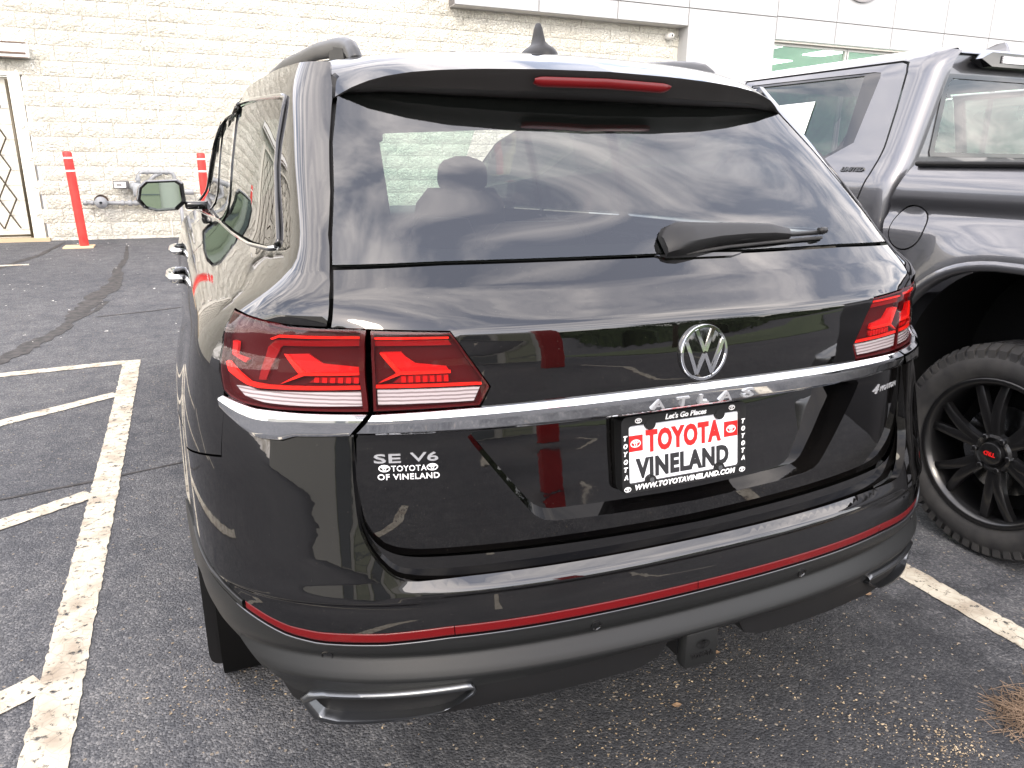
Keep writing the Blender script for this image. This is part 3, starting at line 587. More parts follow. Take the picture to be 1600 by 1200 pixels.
# the arch runs from its front foot over the wheel to the bumper joint
QP = [p for p in QP]
archq = PY(ARCH); zj = .823
cut = [p for p in archq[:18]]
cut = [p for p in PY([a for a in ARCH if (a[0] > 1.10 or a[1] > zj)])]
QP = [(float(qx(.7225, 1.1305)), 1.1305), (float(qx(.7181, 1.15)), 1.15), (float(qx(.7133, 1.17)), 1.17), (float(qx(.7084, 1.19)), 1.19), (float(qx(.7036, 1.21)), 1.21), (float(qx(.7005, 1.222)), 1.222), (float(qx(.690, 1.28)), 1.28), (float(qx(.6685, 1.355)), 1.355), (float(qx(.647, 1.45)), 1.45), (float(qx(.6175, 1.5405)), 1.5405), (float(qx(.610, 1.57)), 1.57), (float(qx(.60, 1.625)), 1.625)]
QP = QP+PY([(1.2, 1.638), (1.75, 1.648), (1.75, 1.594)])+PY(QWIN[::-1])+PY(DR[::-1][1:])+cut+[(2.15, .8165), (1.60, .8245), (1.1665, .870)]+lampedge()
panel('quarter_panel', MBm, QP, paint, suv, st=.022, rows=(1.13, 1.15, 1.18, 1.2, 1.22), rim=.014, mirror=True, sa=1.4)
panel('quarter_window', MBm, PY([(y+.012*(1 if y < 1 else 0), z+(.006 if z < 1.3 else -.004)) for y, z in QWIN]), sglass, suv, st=.04, off=-.004, rim=.004, mirror=True, sa=1.5)
# doors
def door(y0, y1, rear_edge, zb=.36):
    belt = lambda y: float(np.interp(y, [1.75, 2.5, 3.5], [1.203, 1.178, 1.145])); top = lambda y: float(np.interp(y, [1.75, 2.2, 2.7, 3.05, 3.35, 3.6, 3.95], [1.592, 1.596, 1.575, 1.515, 1.40, 1.29, 1.14]))
    ys_ = list(np.linspace(y1, y0, 8)); P = rear_edge+[(y, belt(y)) for y in ys_[::-1]]+[(y1, zb)]
    panel('door', MBm, PY(P), paint, suv, st=.03, rows=(1.0, 1.06, 1.1, 1.13, 1.165), rim=.012, mirror=True)
    Wn = [(y, belt(y)+.006) for y in ys_[::-1]]+[(y, max(top(y), belt(y)+.012)) for y in ys_]
    panel('side_window', MBm, PY(Wn), sglass, suv, st=.05, off=-.004, rim=.004, mirror=True, sa=1.5)
door(1.757, 2.62, [(1.62, .36), (1.567, .45), (1.567, .55), (1.562, .70), (1.607, .90), (1.707, 1.00), (1.747, 1.10)])
door(2.627, 3.60, [(2.627, .36)])
FA = [(4.08+.455*math.cos(t), .40+.455*math.sin(t)) for t in np.linspace(math.pi, 0, 25)]
panel('front_fender', MBm, PY([(3.607, .36), (3.62, .40)]+FA+[(4.72, .40), (4.72, .92), (4.3, 1.01), (3.9, 1.08), (3.607, 1.14)]), paint, suv, st=.04, rim=.014, mirror=True)
# black pillars and bright belt moulding
def side_rail(name, pts, r, mat, off=.004, flat=1.0):
    a = np.array(pts); P = MBm.pos(qy(a[:, 0], a[:, 1]), a[:, 1], np.full(len(a), off)); m = MB().tube(P, r, 6, flat=flat); obj(name, m.V, m.F, mat, suv); obj(name, [(-x, y, z) for x, y, z in m.V], [f[::-1] for f in m.F], mat, suv)
side_rail('belt_moulding', [(.51, 1.2385)]+[(y, float(np.interp(y, [.53, .78, 1.25, 1.75, 2.5, 3.5], [1.234, 1.220, 1.210, 1.203, 1.178, 1.145]))) for y in np.linspace(.56, 3.55, 40)], .0042, chrome, .003)
side_rail('window_frame', [(y, z) for y, z in QWIN[4:]], .006, gloss, .002)
side_rail('window_frame', [(y, float(np.interp(y, [1.75, 2.2, 2.7, 3.05, 3.35, 3.6, 3.9], [1.595, 1.599, 1.578, 1.518, 1.403, 1.293, 1.17]))) for y in np.linspace(1.74, 3.9, 40)], .008, gloss, .002)
for y, w in ((1.76, .045), (2.62, .055)):
    panel('window_pillar', MBm, PY([(y-w, 1.205), (y-w*.9, 1.59), (y+w*.9, 1.588), (y+w, 1.185)]), gloss, suv, st=.04, off=.0, rim=.004, mirror=True)
# rain deflectors above the side windows
for ya, yb in ((1.80, 2.55), (2.66, 3.2)):
    Gd = []
    ys_ = np.linspace(ya, yb, 20); zz = np.interp(ys_, [1.75, 2.2, 2.7, 3.05, 3.35], [1.598, 1.602, 1.581, 1.521, 1.40])
    for dz, o in ((0, .004), (-.012, .010), (-.035, .012)): Gd.append([tuple(p) for p in MBm.pos(qy(ys_, zz+dz), zz+dz, np.full(20, o))])
    m = MB().grid(Gd); obj('rain_deflector', m.V, m.F, sglass if False else gloss, suv); obj('rain_deflector', [(-x, y, z) for x, y, z in m.V], [f[::-1] for f in m.F], gloss, suv)
# dark inner shell behind the joints
def shell(z0, z1, q1, off):
    zs_ = np.linspace(z0, z1, 26); qs_ = np.linspace(-q1, q1, 70)
    Gd = [[tuple(p) for p in MBs.pos(qs_, np.full(70, z), np.full(70, off))] for z in zs_]; return MB().grid(Gd)
shell(.34, 1.19, 1.9, -.11).build('body_shell', dark, suv)
for s in (-1, 1):      # liners behind the window posts
    zs_ = np.linspace(1.19, 1.62, 16)
    Gd = []
    for z in zs_:
        q0 = float(qx(np.interp(z, [1.19, 1.28, 1.355, 1.45, 1.54, 1.62], [.66, .645, .625, .60, .57, .55]), z)); yb = float(np.interp(z, [1.19, 1.24, 1.40, 1.55, 1.62], [.50, .51, .67, .74, .76])); q1 = float(qy(yb, z)); qq = np.linspace(q0, q1, 10)
        P = MBm.pos(qq, np.full(10, z), np.full(10, -.025)); P[:, 0] *= -s; Gd.append([tuple(p) for p in P])
    MB().grid(Gd).build('pillar_liner', inter, suv)
# roof, windscreen, bonnet, nose
xr = np.linspace(-.70, .70, 41)
def rx(y): return 1.0
roof = MB().grid([[(x*np.interp(y, [.7, 3.2], [.955, .93]), y, float(zroof(x*np.interp(y, [.7, 3.2], [.955, .93]), y))) for x in xr] for y in np.linspace(.805, 3.2, 40)]).build('roof', paint, suv)
MB().grid([[(x*.86, y, float(zroof(x*.86, y))-.045) for x in xr] for y in np.linspace(.72, 3.2, 20)]).build('headliner', inter, suv)
Gd = []
for t in np.linspace(0, 1, 14):
    Gd.append([(x*(.93+.17*t), 3.205+.80*t-.10*(x/.7)**2*(1-.3*t), float(zroof(x*.93, 3.2))*(1-t)+t*(1.12-.03*(x/.7)**2)+.02*math.sin(math.pi*t)) for x in xr])
MB().grid(Gd).build('windscreen', wglass, suv)
MB().grid([[(x*1.12, 4.0+.85*t-.10*(x/.7)**2*(1-t)-.22*(x/.7)**4*t, 1.115-.03*(x/.7)**2-.12*t**1.5-.04*(x/.7)**6) for x in xr] for t in np.linspace(0, 1, 12)]).build('bonnet', paint, suv)
MB().grid([[(x*1.30, 4.83+.12*math.sin(math.pi*t)-.34*(x/.7)**4, .98-.68*t) for x in xr] for t in np.linspace(0, 1, 12)]).build('front_fascia', paint, suv)
MB().grid([[(s*.99, y, z) for y in (3.9, 4.75)] for z in (.9, 1.08) for s in (1,)]).build('fender_filler', dark, suv)
MB().box(-.74, .74, .75, 4.6, .24, .36, .02).build('underbody', dark, suv)
# roof rails and aerial
for s in (-1, 1):
    pts = [(.520*s, .805, 1.640), (.520*s, .815, 1.655), (.520*s, .845, 1.672), (.520*s, .90, 1.684), (.521*s, 1.0, 1.697), (.522*s, 1.3, 1.722), (.525*s, 2.0, 1.755), (.525*s, 2.6, 1.756), (.523*s, 2.95, 1.730), (.522*s, 3.10, 1.69)]
    pts = [Vector(p) for p in pts]; fine_ = []
    for i in range(len(pts)-1):
        for k in range(3): fine_.append(pts[i].lerp(pts[i+1], k/3))
    m = MB().tube(fine_+[pts[-1]], .024, 10, flat=.75, up=(1, 0, 0)); rl = m.build('roof_rail', railm, suv)
    for (ya, yb) in ((.825, 1.06), (2.9, 3.08)):
        MB().prism([(ya, 1.60), (yb, 1.62), (yb-.02, zroof(.52, yb)+.030), (ya+.04, zroof(.52, ya)+.022)], -.018, .018, lambda a, b, h: (.520*s+h, a, b)).build('rail_foot', val, rl, False)
prof = [(0, .045, .085), (.012, .044, .083), (.024, .036, .070), (.034, .020, .052), (.042, .0125, .040), (.06, .0095, .032), (.078, .0072, .024), (.090, .0045, .014), (.093, .001, .004)]
Gd = []
for h, wx, wy in prof:
    Gd.append([(wx*math.cos(t), .885+.30*h-.02*(h/.09)+wy*math.sin(t), float(zroof(0, .885))-.004+h) for t in np.linspace(0, 2*math.pi, 20, endpoint=False)])
MB().grid(Gd, True).build('roof_aerial', val, roof)
# door mirrors
for s in (-1, 1):
    P = [(-.115, -.020), (-.10, .040), (-.065, .072), (.085, .078), (.108, .060), (.112, -.035), (.07, -.072), (-.03, -.078), (-.085, -.062)]
    P = [tuple(p) for p in np.array(dens(P, .02))]; cxm, cym, czm = -1.036, 3.15, 1.237
    Gd = []
    for k_, yo in ((.80, -.004), (.93, -.018), (1.0, -.008), (1.03, .02), (.98, .07), (.75, .115), (.3, .135), (.01, .138)):
        Gd.append([(s*-(cxm+a*k_), cym+yo, czm+b_*k_) for a, b_ in P])
    mo = MB().grid(Gd, True).build('door_mirror', gloss, suv, angle=35)
    V = [(s*-(cxm+a*.87), cym-.0065, czm+b_*.87) for a, b_ in P]; f = tuple(range(len(V)))
    obj('mirror_glass', V, [f if s > 0 else f[::-1]], mirror_m, mo, False)
    MB().box(min(s*.80, s*.93), max(s*.80, s*.93), 3.16, 3.24, 1.165, 1.205, .012).build('mirror_arm', gloss, mo)
# door handles
for s in (-1, 1):
    for y in (1.86, 2.78):
        m = MB(); xs0 = .968; pts = [(s*(xs0-.005), y-.02, .995), (s*(xs0+.028), y-.005, .996), (s*(xs0+.040), y+.05, .998), (s*(xs0+.040), y+.15, .998), (s*(xs0+.028), y+.20, .997), (s*(xs0-.005), y+.215, .996)]
        m.tube(pts, [.016, .017, .017, .017, .017, .016], 10, flat=1.0); m.build('door_handle', chrome, suv)
# mud flaps
for s in (-1, 1):
    P = [(.868, .47), (.995, .47), (.995, .165), (.991, .146), (.982, .134), (.965, .128), (.868, .128)]
    MB().prism(P, .712, .722, lambda a, b, h: (s*a, h+(b-.3)*-.12, b)).build('mud_flap', val, suv, False)
# wheels
def wheel(parent, cx, cy, r, w, s, rim_r, rimmat, treadn=60, lug=.010, spokes=5, name='wheel'):
    wh = bpy.data.objects.new(name, None); COL.objects.link(wh); wh.parent = parent
    sh = [(-w/2+.02, rim_r), (-w/2, rim_r+.03), (-w/2-.004, (r+rim_r)/2), (-w/2+.006, r-.045), (-w/2+.028, r-.012), (-w/2+.045, r-.004), (0, r), (w/2-.045, r-.004), (w/2-.028, r-.012), (w/2-.006, r-.045), (w/2+.004, (r+rim_r)/2), (w/2, rim_r+.03), (w/2-.02, rim_r)]
    ty = MB().lathe(sh, (cx, cy, r), 'x', 64).build('tyre', rubber, wh)
    m = MB()
    for k in range(treadn):
        for sd_, ph in ((-1, 0), (1, .5), (0, .25)):
            t = 2*math.pi*(k+ph)/treadn; dt = .32*2*math.pi/treadn
            if sd_: x0, x1 = (sd_*(w/2-.045), sd_*(w/2-.004))
            else: x0, x1 = -w*.20, w*.20
            V = []
            for rr, xo in ((r-.028, 0), (r+lug*.3, 1)):
                for tt in (t-dt, t+dt):
                    for x_ in (x0, x1):
                        rx_ = rr - (.022 if (abs(x_) > w/2-.02) else 0); V.append((cx+x_, cy+rx_*math.cos(tt), r+rx_*math.sin(tt)))
            m.add(V, [(0, 1, 3, 2), (4, 6, 7, 5), (0, 4, 5, 1), (2, 3, 7, 6), (0, 2, 6, 4), (1, 5, 7, 3)])
    tr = m.build('tread', rubber, ty, False); tr['kind'] = 'stuff'
    o_ = s*w/2
    rm = MB().lathe([(o_-s*.012, rim_r+.012), (o_-s*.004, rim_r+.006), (o_-s*.012, rim_r-.010), (o_-s*.05, rim_r-.022), (o_-s*.16, rim_r-.035), (o_-s*.20, rim_r-.03)], (cx, cy, r), 'x', 64).build('rim', rimmat, wh)
    MB().lathe([(o_-s*.10, rim_r*.62), (o_-s*.10, .03)], (cx, cy, r), 'x', 40).build('brake_disc', satin, rm)
    MB().lathe([(o_-s*.17, rim_r-.03), (o_-s*.17, .01)], (cx, cy, r), 'x', 40).build('wheel_back', dark, rm)
    for k in range(spokes):
        m = MB()
        for d in (-.20, .20):
            t = 2*math.pi*k/spokes+.3; secs = []
            for f_ in np.linspace(0, 1, 8):
                rr = .055+(rim_r-.012-.055)*f_; a = t+d*(.25+.75*f_**.8)*1.0; ww = .021-.006*f_; xo = o_-s*(.030-.014*math.sin(f_*math.pi*.9)+.006*f_)
                c_ = np.array((cy+rr*math.cos(a), r+rr*math.sin(a))); pn = np.array((-math.sin(a), math.cos(a)))
                secs.append([(cx+xo-s*.03, *(c_-pn*ww)), (cx+xo-s*.004, *(c_-pn*ww)), (cx+xo, *(c_-pn*ww*.55)), (cx+xo, *(c_+pn*ww*.55)), (cx+xo-s*.004, *(c_+pn*ww)), (cx+xo-s*.03, *(c_+pn*ww))])
            m.grid(secs)
        m.build('spoke', rimmat, rm, angle=30)
    MB().lathe([(o_-s*.05, .075), (o_-s*.028, .070), (o_-s*.022, .060), (o_-s*.030, .046), (o_-s*.012, .042), (o_-s*.008, .036), (o_-s*.008, .0001)], (cx, cy, r), 'x', 32).build('hub', rimmat, rm, angle=35)
    m = MB()
    for k in range(6):
        a = 2*math.pi*k/6; m = MB().lathe([(o_-s*.034, .012), (o_-s*.014, .011), (o_-s*.012, .008), (o_-s*.012, .0001)], (cx, cy+.064*math.cos(a), r+.064*math.sin(a)), 'x', 8); m.build('wheel_nut', rimmat, rm, False)
    return wh
for s in (-1, 1):
    for y in (1.10, 4.08): wheel(suv, s*.845, y, .392, .25, s, .262, rimsil, 56, .003)
    # wheel-arch liner
    for y in (1.10, 4.08):
        MB().lathe([(0, .452), (-.38, .452)], (s*.965 if s > 0 else -.965+.38, y, .39), 'x', 40).build('arch_liner', dark, suv)

# ---- badges and writing on the tailgate
bright = pbsdf('badge_chrome', (.45, .455, .47), .22, .55)
# round emblem: chrome ring with V over W
em = bpy.data.objects.new('badge', None); COL.objects.link(em); em.parent = tg; EC = (.0025, 1.048)
fE = Hf(EC[0], EC[1], 0.0)
def poly_on(name, polys, f, h0, h1, mat, parent):
    m = MB()
    for p in polys:
        a = np.array(dens(p, .01)); k = len(a); A0 = f(a[:, 0], a[:, 1], np.full(k, h0)); A1 = f(a[:, 0], a[:, 1], np.full(k, h1))
        m.add(list(A0)+list(A1), [tuple(range(k, 2*k)), tuple(range(k))[::-1]]+[(i, (i+1) % k, k+(i+1) % k, k+i) for i in range(k)])
    return m.build(name, mat, parent, False)
def ring_on(name, r0, r1, f, prof, mat, parent, n=64):
    Gd = []
    for t_, h in prof:
        r = r0+(r1-r0)*t_; a = np.linspace(0, 2*math.pi, n, endpoint=False); Gd.append([tuple(p) for p in f(r*np.cos(a), r*np.sin(a), np.full(n, h))])
    return MB().grid(Gd, True).build(name, mat, parent, angle=50)
ring_on('badge_disc', .0555, .0001, fE, [(0, -.002), (0, .005), (.1, .0065), (1, .0075)], gloss, em)
ring_on('badge_ring', .0575, .0500, fE, [(0, -.002), (0, .006), (.2, .0085), (.8, .0085), (1, .006)], chrome, em)
st_ = .0080
def stroke(a, b, w=st_): 
    a, b = np.array(a), np.array(b); d = (b-a)/np.linalg.norm(b-a); nn = np.array((-d[1], d[0]))*w/2; return [tuple(a-nn), tuple(b-nn), tuple(b+nn), tuple(a+nn)]
poly_on('badge_letter', [stroke((-.0205, .047), (-.0015, .0035)), stroke((.0205, .047), (.0015, .0035))], fE, .006, .0096, chrome, em)
poly_on('badge_letter', [stroke((-.0445, .024), (-.0185, -.042)), stroke((-.0185, -.042), (-.001, -.002)), stroke((.001, -.002), (.0185, -.042)), stroke((.0185, -.042), (.0445, .024))], fE, .006, .0092, chrome, em)
# model name on the chrome strip
Cf = lambda x0: (lambda u, v, h: np.stack([x0+u, fH(x0+u, .957+0*v)[:, 1]-.0150-h*1.0-(v/.022)*.002, .9450+v], -1))
for ch, x0 in zip('ATLAS', (-.121, -.064, -.009, .044, .102)):
    text_on('letter', ch, Cf(x0), bright, tg, size=.0265, extrude=.003, bold=.0006, width=.030 if ch != 'L' else .024)
text_on('lettering', 'SE', Hf(-.6595, .8790), bright, tg, size=.0235, extrude=.003, bold=.0002, width=.047)
text_on('lettering', 'V6', Hf(-.5960, .8805), bright, tg, size=.0235, extrude=.003, bold=.0002, width=.050)
text_on('sticker', 'TOYOTA', Hf(-.6305, .8620), white, tg, size=.0155, extrude=.0006, bold=.0001, space=1.08, width=.0625)
text_on('sticker', 'OF VINELAND', Hf(-.6550, .8460), white, tg, size=.0155, extrude=.0006, bold=.0002, space=1.10, width=.110)
for x0 in (-.6425, -.5575): oval_logo('sticker_logo', x0, .8680, .0205, Hf(0, 0), white, tg, .0008, 1.2)
text_on('lettering', '4', Hf(.553, .882), bright, tg, size=.030, extrude=.002, bold=.0002, shear=.3, width=.028)
text_on('lettering', 'MOTION', Hf(.586, .884), bright, tg, size=.0175, extrude=.002, bold=.0, width=.080)
# ---- number plate
TL_, BR_ = np.array((0, .113, .9135)), None
pl_top, pl_bot, pw = np.array((0., .1145, .917)), np.array((0., .0925, .757)), .316
up_ = (pl_top-pl_bot); ph = np.linalg.norm(up_); up_ /= ph; nr_ = np.cross((1, 0, 0), up_)
def PF(u, v, h):     # plate coordinates: u from centre, v from bottom, h out towards the viewer
    u, v, h = np.asarray(u, float), np.asarray(v, float), np.asarray(h, float)
    return pl_bot[None]+np.array((-.006, 0, 0))[None]+u[:, None]*np.array((1, 0, 0))[None]+v[:, None]*up_[None]+h[:, None]*(nr_ if nr_[1] < 0 else -nr_)[None]
np_ = bpy.data.objects.new('number_plate', None); COL.objects.link(np_); np_.parent = tg
def rrect(x0, x1, y0, y1, r, n=6):
    P = []
    for cx_, cy_, a0 in ((x1-r, y1-r, 0), (x0+r, y1-r, 90), (x0+r, y0+r, 180), (x1-r, y0+r, 270)):
        for k in range(n+1): a = R_(a0+90*k/n); P.append((cx_+r*math.cos(a), cy_+r*math.sin(a)))
    return P
def flat(name, poly, h, mat, parent, holes=(), thick=.003):
    mp = Map(lambda a, b: PF(np.ravel(a), np.ravel(b), np.zeros(np.size(a))).reshape(np.shape(a)+(3,)), 1)
    return panel(name, mp, poly, mat, parent, holes=holes, st=.05, off=h, rim=thick)
hw = pw/2
flat('plate_sheet', rrect(-hw+.006, hw-.006, .006, ph-.006, .008), .004, plate_w, np_)
fin_ = rrect(-hw+.0175, hw-.0175, .0195, ph-.0195, .006)
def notch(P):      # frame opening with tabs round the screw holes
    return P
fr_ = flat('plate_frame', rrect(-hw, hw, 0, ph, .014), .011, val, np_, holes=[fin_], thick=.016)
flat('plate_backing', rrect(-hw+.002, hw-.002, .002, ph-.002, .012), -.004, val, np_, thick=.05)
for x_, y_ in ((-.088, ph-.020), (.088, ph-.020), (-.088, .020), (.088, .020)):
    a = np.linspace(0, 2*math.pi, 20, endpoint=False)
    flat('frame_tab', [(x_+.0125*math.cos(t), y_+.0125*math.sin(t)) for t in a], .0115, val, np_, thick=.008)
    if y_ < .05: flat('screw', [(x_+.006*math.cos(t), y_+.002+.006*math.sin(t)) for t in a], .0135, satin, np_, thick=.003)
pf = lambda u0, v0, h0: (lambda u, v, h: PF(u0+u, v0+v, h0+h))
text_on('plate_lettering', 'TOYOTA', pf(-.0965, .0835, .005), redprint, np_, size=.060, extrude=.0004, bold=.0032, space=1.10, width=.192)
text_on('plate_lettering', 'VINELAND', pf(-.122, .0295, .005), blkprint, np_, size=.055, extrude=.0004, bold=.0030, space=1.12, width=.238)
for s in (-1, 1):
    x0 = s*.1215; flat('plate_emblem_block', [(x0-.018, .086), (x0+.018, .086), (x0+.018, .120), (x0-.018, .120)], .0047, redprint, np_, thick=.001)
    oval_logo('plate_emblem', x0, .103, .025, pf(0, 0, .0052), white, np_, .0005)
text_on('frame_lettering', "Let's Go Places", pf(-.052, ph-.0145, .0115), white, np_, size=.0155, extrude=.0005, bold=.0004, shear=.25, width=.104)
text_on('frame_lettering', 'WWW.TOYOTAVINELAND.COM', pf(-.128, .0055, .0115), white, np_, size=.0155, extrude=.0005, bold=.0005, shear=.2, space=1.08, width=.256)
for i, ch in enumerate('TOYOTA'):
    for s in (-1, 1): text_on('frame_lettering', ch, pf(s*.1495-.0045, .1135-.0165*i, .0115), white, np_, size=.0135, extrude=.0005, bold=.0006, shear=.2, width=.0095)
for s in (-1, 1):
    oval_logo('frame_emblem', s*.1465 if s < 0 else .1465, .0098, .0165, pf(0, 0, .012), white, np_, .0005); oval_logo('frame_emblem', s*.118, ph-.0095, .0165, pf(0, 0, .012), white, np_, .0005)
# ---- rear wiper
def rowH(x, z, o): return tuple(MH.pos(np.array([x]), np.array([z]), np.array([o]))[0])
pts = [(-.020, 1.243), (-.005, 1.250), (.02, 1.253), (.06, 1.255), (.12, 1.2585), (.20, 1.2605), (.28, 1.2595), (.335, 1.256)]
rr = [(.018, .016), (.025, .024), (.0275, .030), (.0245, .030), (.0195, .027), (.0165, .024), (.0145, .022), (.010, .016)]
Gd = []
for (x, z), (h_, o_) in zip(pts, rr):
    Gd.append([rowH(x, z+a*h_, b_*o_+.004) for a, b_ in ((-1, 0), (-.95, .7), (-.7, 1.0), (.35, 1.05), (.8, .8), (1, .2), (1, 0))])
wp = bpy.data.objects.new('rear_wiper', None); COL.objects.link(wp); wp.parent = tg
m = MB().grid(Gd); m.F += [tuple(range(7)), tuple(range(len(m.V)-7, len(m.V)))[::-1]]; m.build('wiper_arm', val, wp, angle=40)
m = MB().tube([rowH(.04, 1.236, .014), rowH(.15, 1.245, .014), rowH(.30, 1.2505, .014), rowH(.448, 1.2525, .014)], .0055, 8); m.tube([rowH(.43, 1.253, .018), rowH(.452, 1.254, .018)], .008, 8); m.build('wiper_blade', val, wp)
m = MB().tube([rowH(.03, 1.229, .004), rowH(.15, 1.238, .004), rowH(.30, 1.2435, .004), rowH(.445, 1.2465, .004)], .004, 6); m.build('wiper_rubber', rubber, wp)
panel('wiper_cover', MH, [(-.045, 1.2290), (-.02, 1.2225), (.15, 1.2215), (.18, 1.2265), (.10, 1.2290)], gloss, wp, st=.02, off=.004, rim=.006)
# ---- tow hitch with cover, plug
h = bpy.data.objects.new('tow_hitch', None); COL.objects.link(h); h.parent = suv
MB().box(-.042, .042, .02, .35, .375, .455, .006).build('hitch_tube', val, h, angle=40)
MB().box(-.052, .034, -.022, .012, .372, .463, .009).build('hitch_cover', clad, h, angle=40)
hf = lambda u, v, hh: np.stack([u, 0*u-.0225-hh, v], -1)
text_on('cover_lettering', 'TOYOTA', lambda u, v, hh: hf(u-.038, v+.398, hh), val, h, size=.0165, extrude=.002, bold=.0004, width=.058)
oval_logo('cover_emblem', -.009, .430, .034, hf, val, h, .002)
MB().box(-.185, -.145, .015, .06, .405, .445, .008).build('trailer_plug', clad, h, angle=40)
MB().box(-.55, .55, .12, .17, .36, .42, .01).build('hitch_beam', dark, h)

# ---- cabin: seats, steering wheel, dashboard
def seat(cx, cy, zb, w, name='seat', tilt=.16, hr=True, hb=.60):
    s_ = bpy.data.objects.new(name, None); COL.objects.link(s_); s_.parent = suv
    Gd = []
    for t in np.linspace(0, 1, 9):
        wd = w/2*(1-.18*t**3)*(1 if t < .93 else .8); y = cy-tilt*t*hb; z = zb+hb*t
        Gd.append([(cx+wd*math.copysign(abs(math.cos(a))**.6, math.cos(a)), y+.065*math.copysign(abs(math.sin(a))**.7, math.sin(a))*(1-.3*t), z) for a in np.linspace(0, 2*math.pi, 24, endpoint=False)])
    m = MB().grid(Gd, True); m.F.append(tuple(range(len(m.V)-24, len(m.V)))); m.build('seat_back', seatm, s_)
    MB().box(cx-w/2, cx+w/2, cy, cy+.5, zb-.12, zb+.05, .04).build('seat_cushion', seatm, s_)
    if hr:
        Gd = []; zh = zb+hb-.03
        for t in np.linspace(0, 1, 10):
            k = max(.05, (1-abs(2*t-1)**3.2))**.42; Gd.append([(cx+.140*k*(1-.10*t)*math.copysign(abs(math.cos(a))**.7, math.cos(a)), cy-tilt*hb-.02+.055*k*math.sin(a), zh+.185*t) for a in np.linspace(0, 2*math.pi, 20, endpoint=False)])
        MB().grid(Gd, True).build('headrest', seatm, s_)
        m = MB()
        for d in (-.045, .045): m.tube([(cx+d, cy-tilt*hb, zb+hb-.06), (cx+d, cy-tilt*hb-.01, zb+hb+.05)], .006, 6)
        m.build('headrest_post', satin, s_)
for cx in (-.385, .385): seat(cx, 2.72, .70, .54, hb=.585)
for cx in (-.40, .40): seat(cx, 1.80, .72, .50, hr=False, hb=.46)
seat(0, 1.82, .72, .30, hb=.48, hr=False)
for cx in (-.34, .34): seat(cx, 1.02, .74, .46, hr=False, hb=.36)
MB().box(-.74, .74, 3.25, 3.95, .72, 1.13, .05).build('dashboard', inter, suv)
a = np.linspace(0, 2*math.pi, 33); MB().tube([(-.385+.185*math.cos(t), 3.10-.07*math.sin(t), 1.02+.17*math.sin(t)) for t in a], .016, 8, False).build('steering_wheel', gloss, suv)
MB().box(-.74, .74, .45, 3.3, .40, .44).build('cabin_floor', inter, suv)
MB().box(-.66, .66, .42, .90, .82, .86, .01).build('cargo_floor', inter, suv)
MB().tube([(0, 3.20, 1.62), (0, 3.18, 1.56)], .012, 6).box(-.12, .12, 3.165, 3.19, 1.515, 1.575, .012).build('inside_mirror', gloss, suv)

# ================================================================== BUILDING
YW = 11.9; ZB0 = 1.507-.2032*8
cmu = pbsdf('painted_block', (.80, .775, .70), .8, 0, 0, .3)
n, l, b = nodes(cmu); t = n.new('ShaderNodeTexCoord'); g_ = n.new('ShaderNodeNewGeometry')
v1 = n.new('ShaderNodeTexNoise'); v1.inputs['Scale'].default_value = 26; v1.inputs['Detail'].default_value = 7; v1.inputs['Roughness'].default_value = .62; l.new(g_.outputs['Position'], v1.inputs['Vector'])
v2 = n.new('ShaderNodeTexNoise'); v2.inputs['Scale'].default_value = 1.3; v2.inputs['Detail'].default_value = 4; l.new(g_.outputs['Position'], v2.inputs['Vector'])
r = n.new('ShaderNodeValToRGB'); r.color_ramp.elements[0].color = (.67, .64, .55, 1); r.color_ramp.elements[1].color = (.77, .745, .655, 1); r.color_ramp.elements[0].position = .35; r.color_ramp.elements[1].position = .65; l.new(v2.outputs[0], r.inputs[0]); l.new(r.outputs[0], b.inputs['Base Color'])
bp = n.new('ShaderNodeBump'); bp.inputs['Strength'].default_value = .8; bp.inputs['Distance'].default_value = .035
rr2 = n.new('ShaderNodeValToRGB'); rr2.color_ramp.elements[0].position = .42; rr2.color_ramp.elements[1].position = .62; l.new(v1.outputs[0], rr2.inputs[0]); l.new(rr2.outputs[0], bp.inputs['Height']); l.new(bp.outputs[0], b.inputs['Normal'])
mort = pbsdf('painted_mortar', (.55, .52, .46), .85)
panelm = pbsdf('panel_white', (.37, .375, .375), .42); noise_col(panelm, (.36, .364, .364), (.38, .383, .38), 2, 4)
bld = thing('showroom_building', 'cream painted block building with white panel fascia behind the cars', 'building', (0, YW, .2))
def at_bld(o): o.parent = bld; o.matrix_parent_inverse = Matrix.Translation((0, -YW, -.2)); return o
blk = []
for k in range(6):
    V = []; F = []; nx, nzr = 5, 3
    for j in range(nzr+1):
        for i in range(nx+1):
            e_ = (i in (0, nx)) or (j in (0, nzr)); V.append((-.198+.396*i/nx, -.006 if e_ else -.012-rng.uniform(0, .016), -.0972+.1944*j/nzr))
    F = [(j*(nx+1)+i, j*(nx+1)+i+1, (j+1)*(nx+1)+i+1, (j+1)*(nx+1)+i) for j in range(nzr) for i in range(nx)]
    bo = len(V); ring = [j for j in range(nx+1)]+[(j+1)*(nx+1)+nx for j in range(nzr)]+[nzr*(nx+1)+i for i in range(nx-1, -1, -1)]+[j*(nx+1) for j in range(nzr-1, 0, -1)]
    V += [(V[i][0], .02, V[i][2]) for i in ring]; F += [(ring[i], bo+i, bo+(i+1) % len(ring), ring[(i+1) % len(ring)]) for i in range(len(ring))]
    me = bpy.data.meshes.new('block'); me.from_pydata(V, [], [f[::-1] for f in F] if False else F); me.materials.append(cmu); me.update(); blk.append(me)
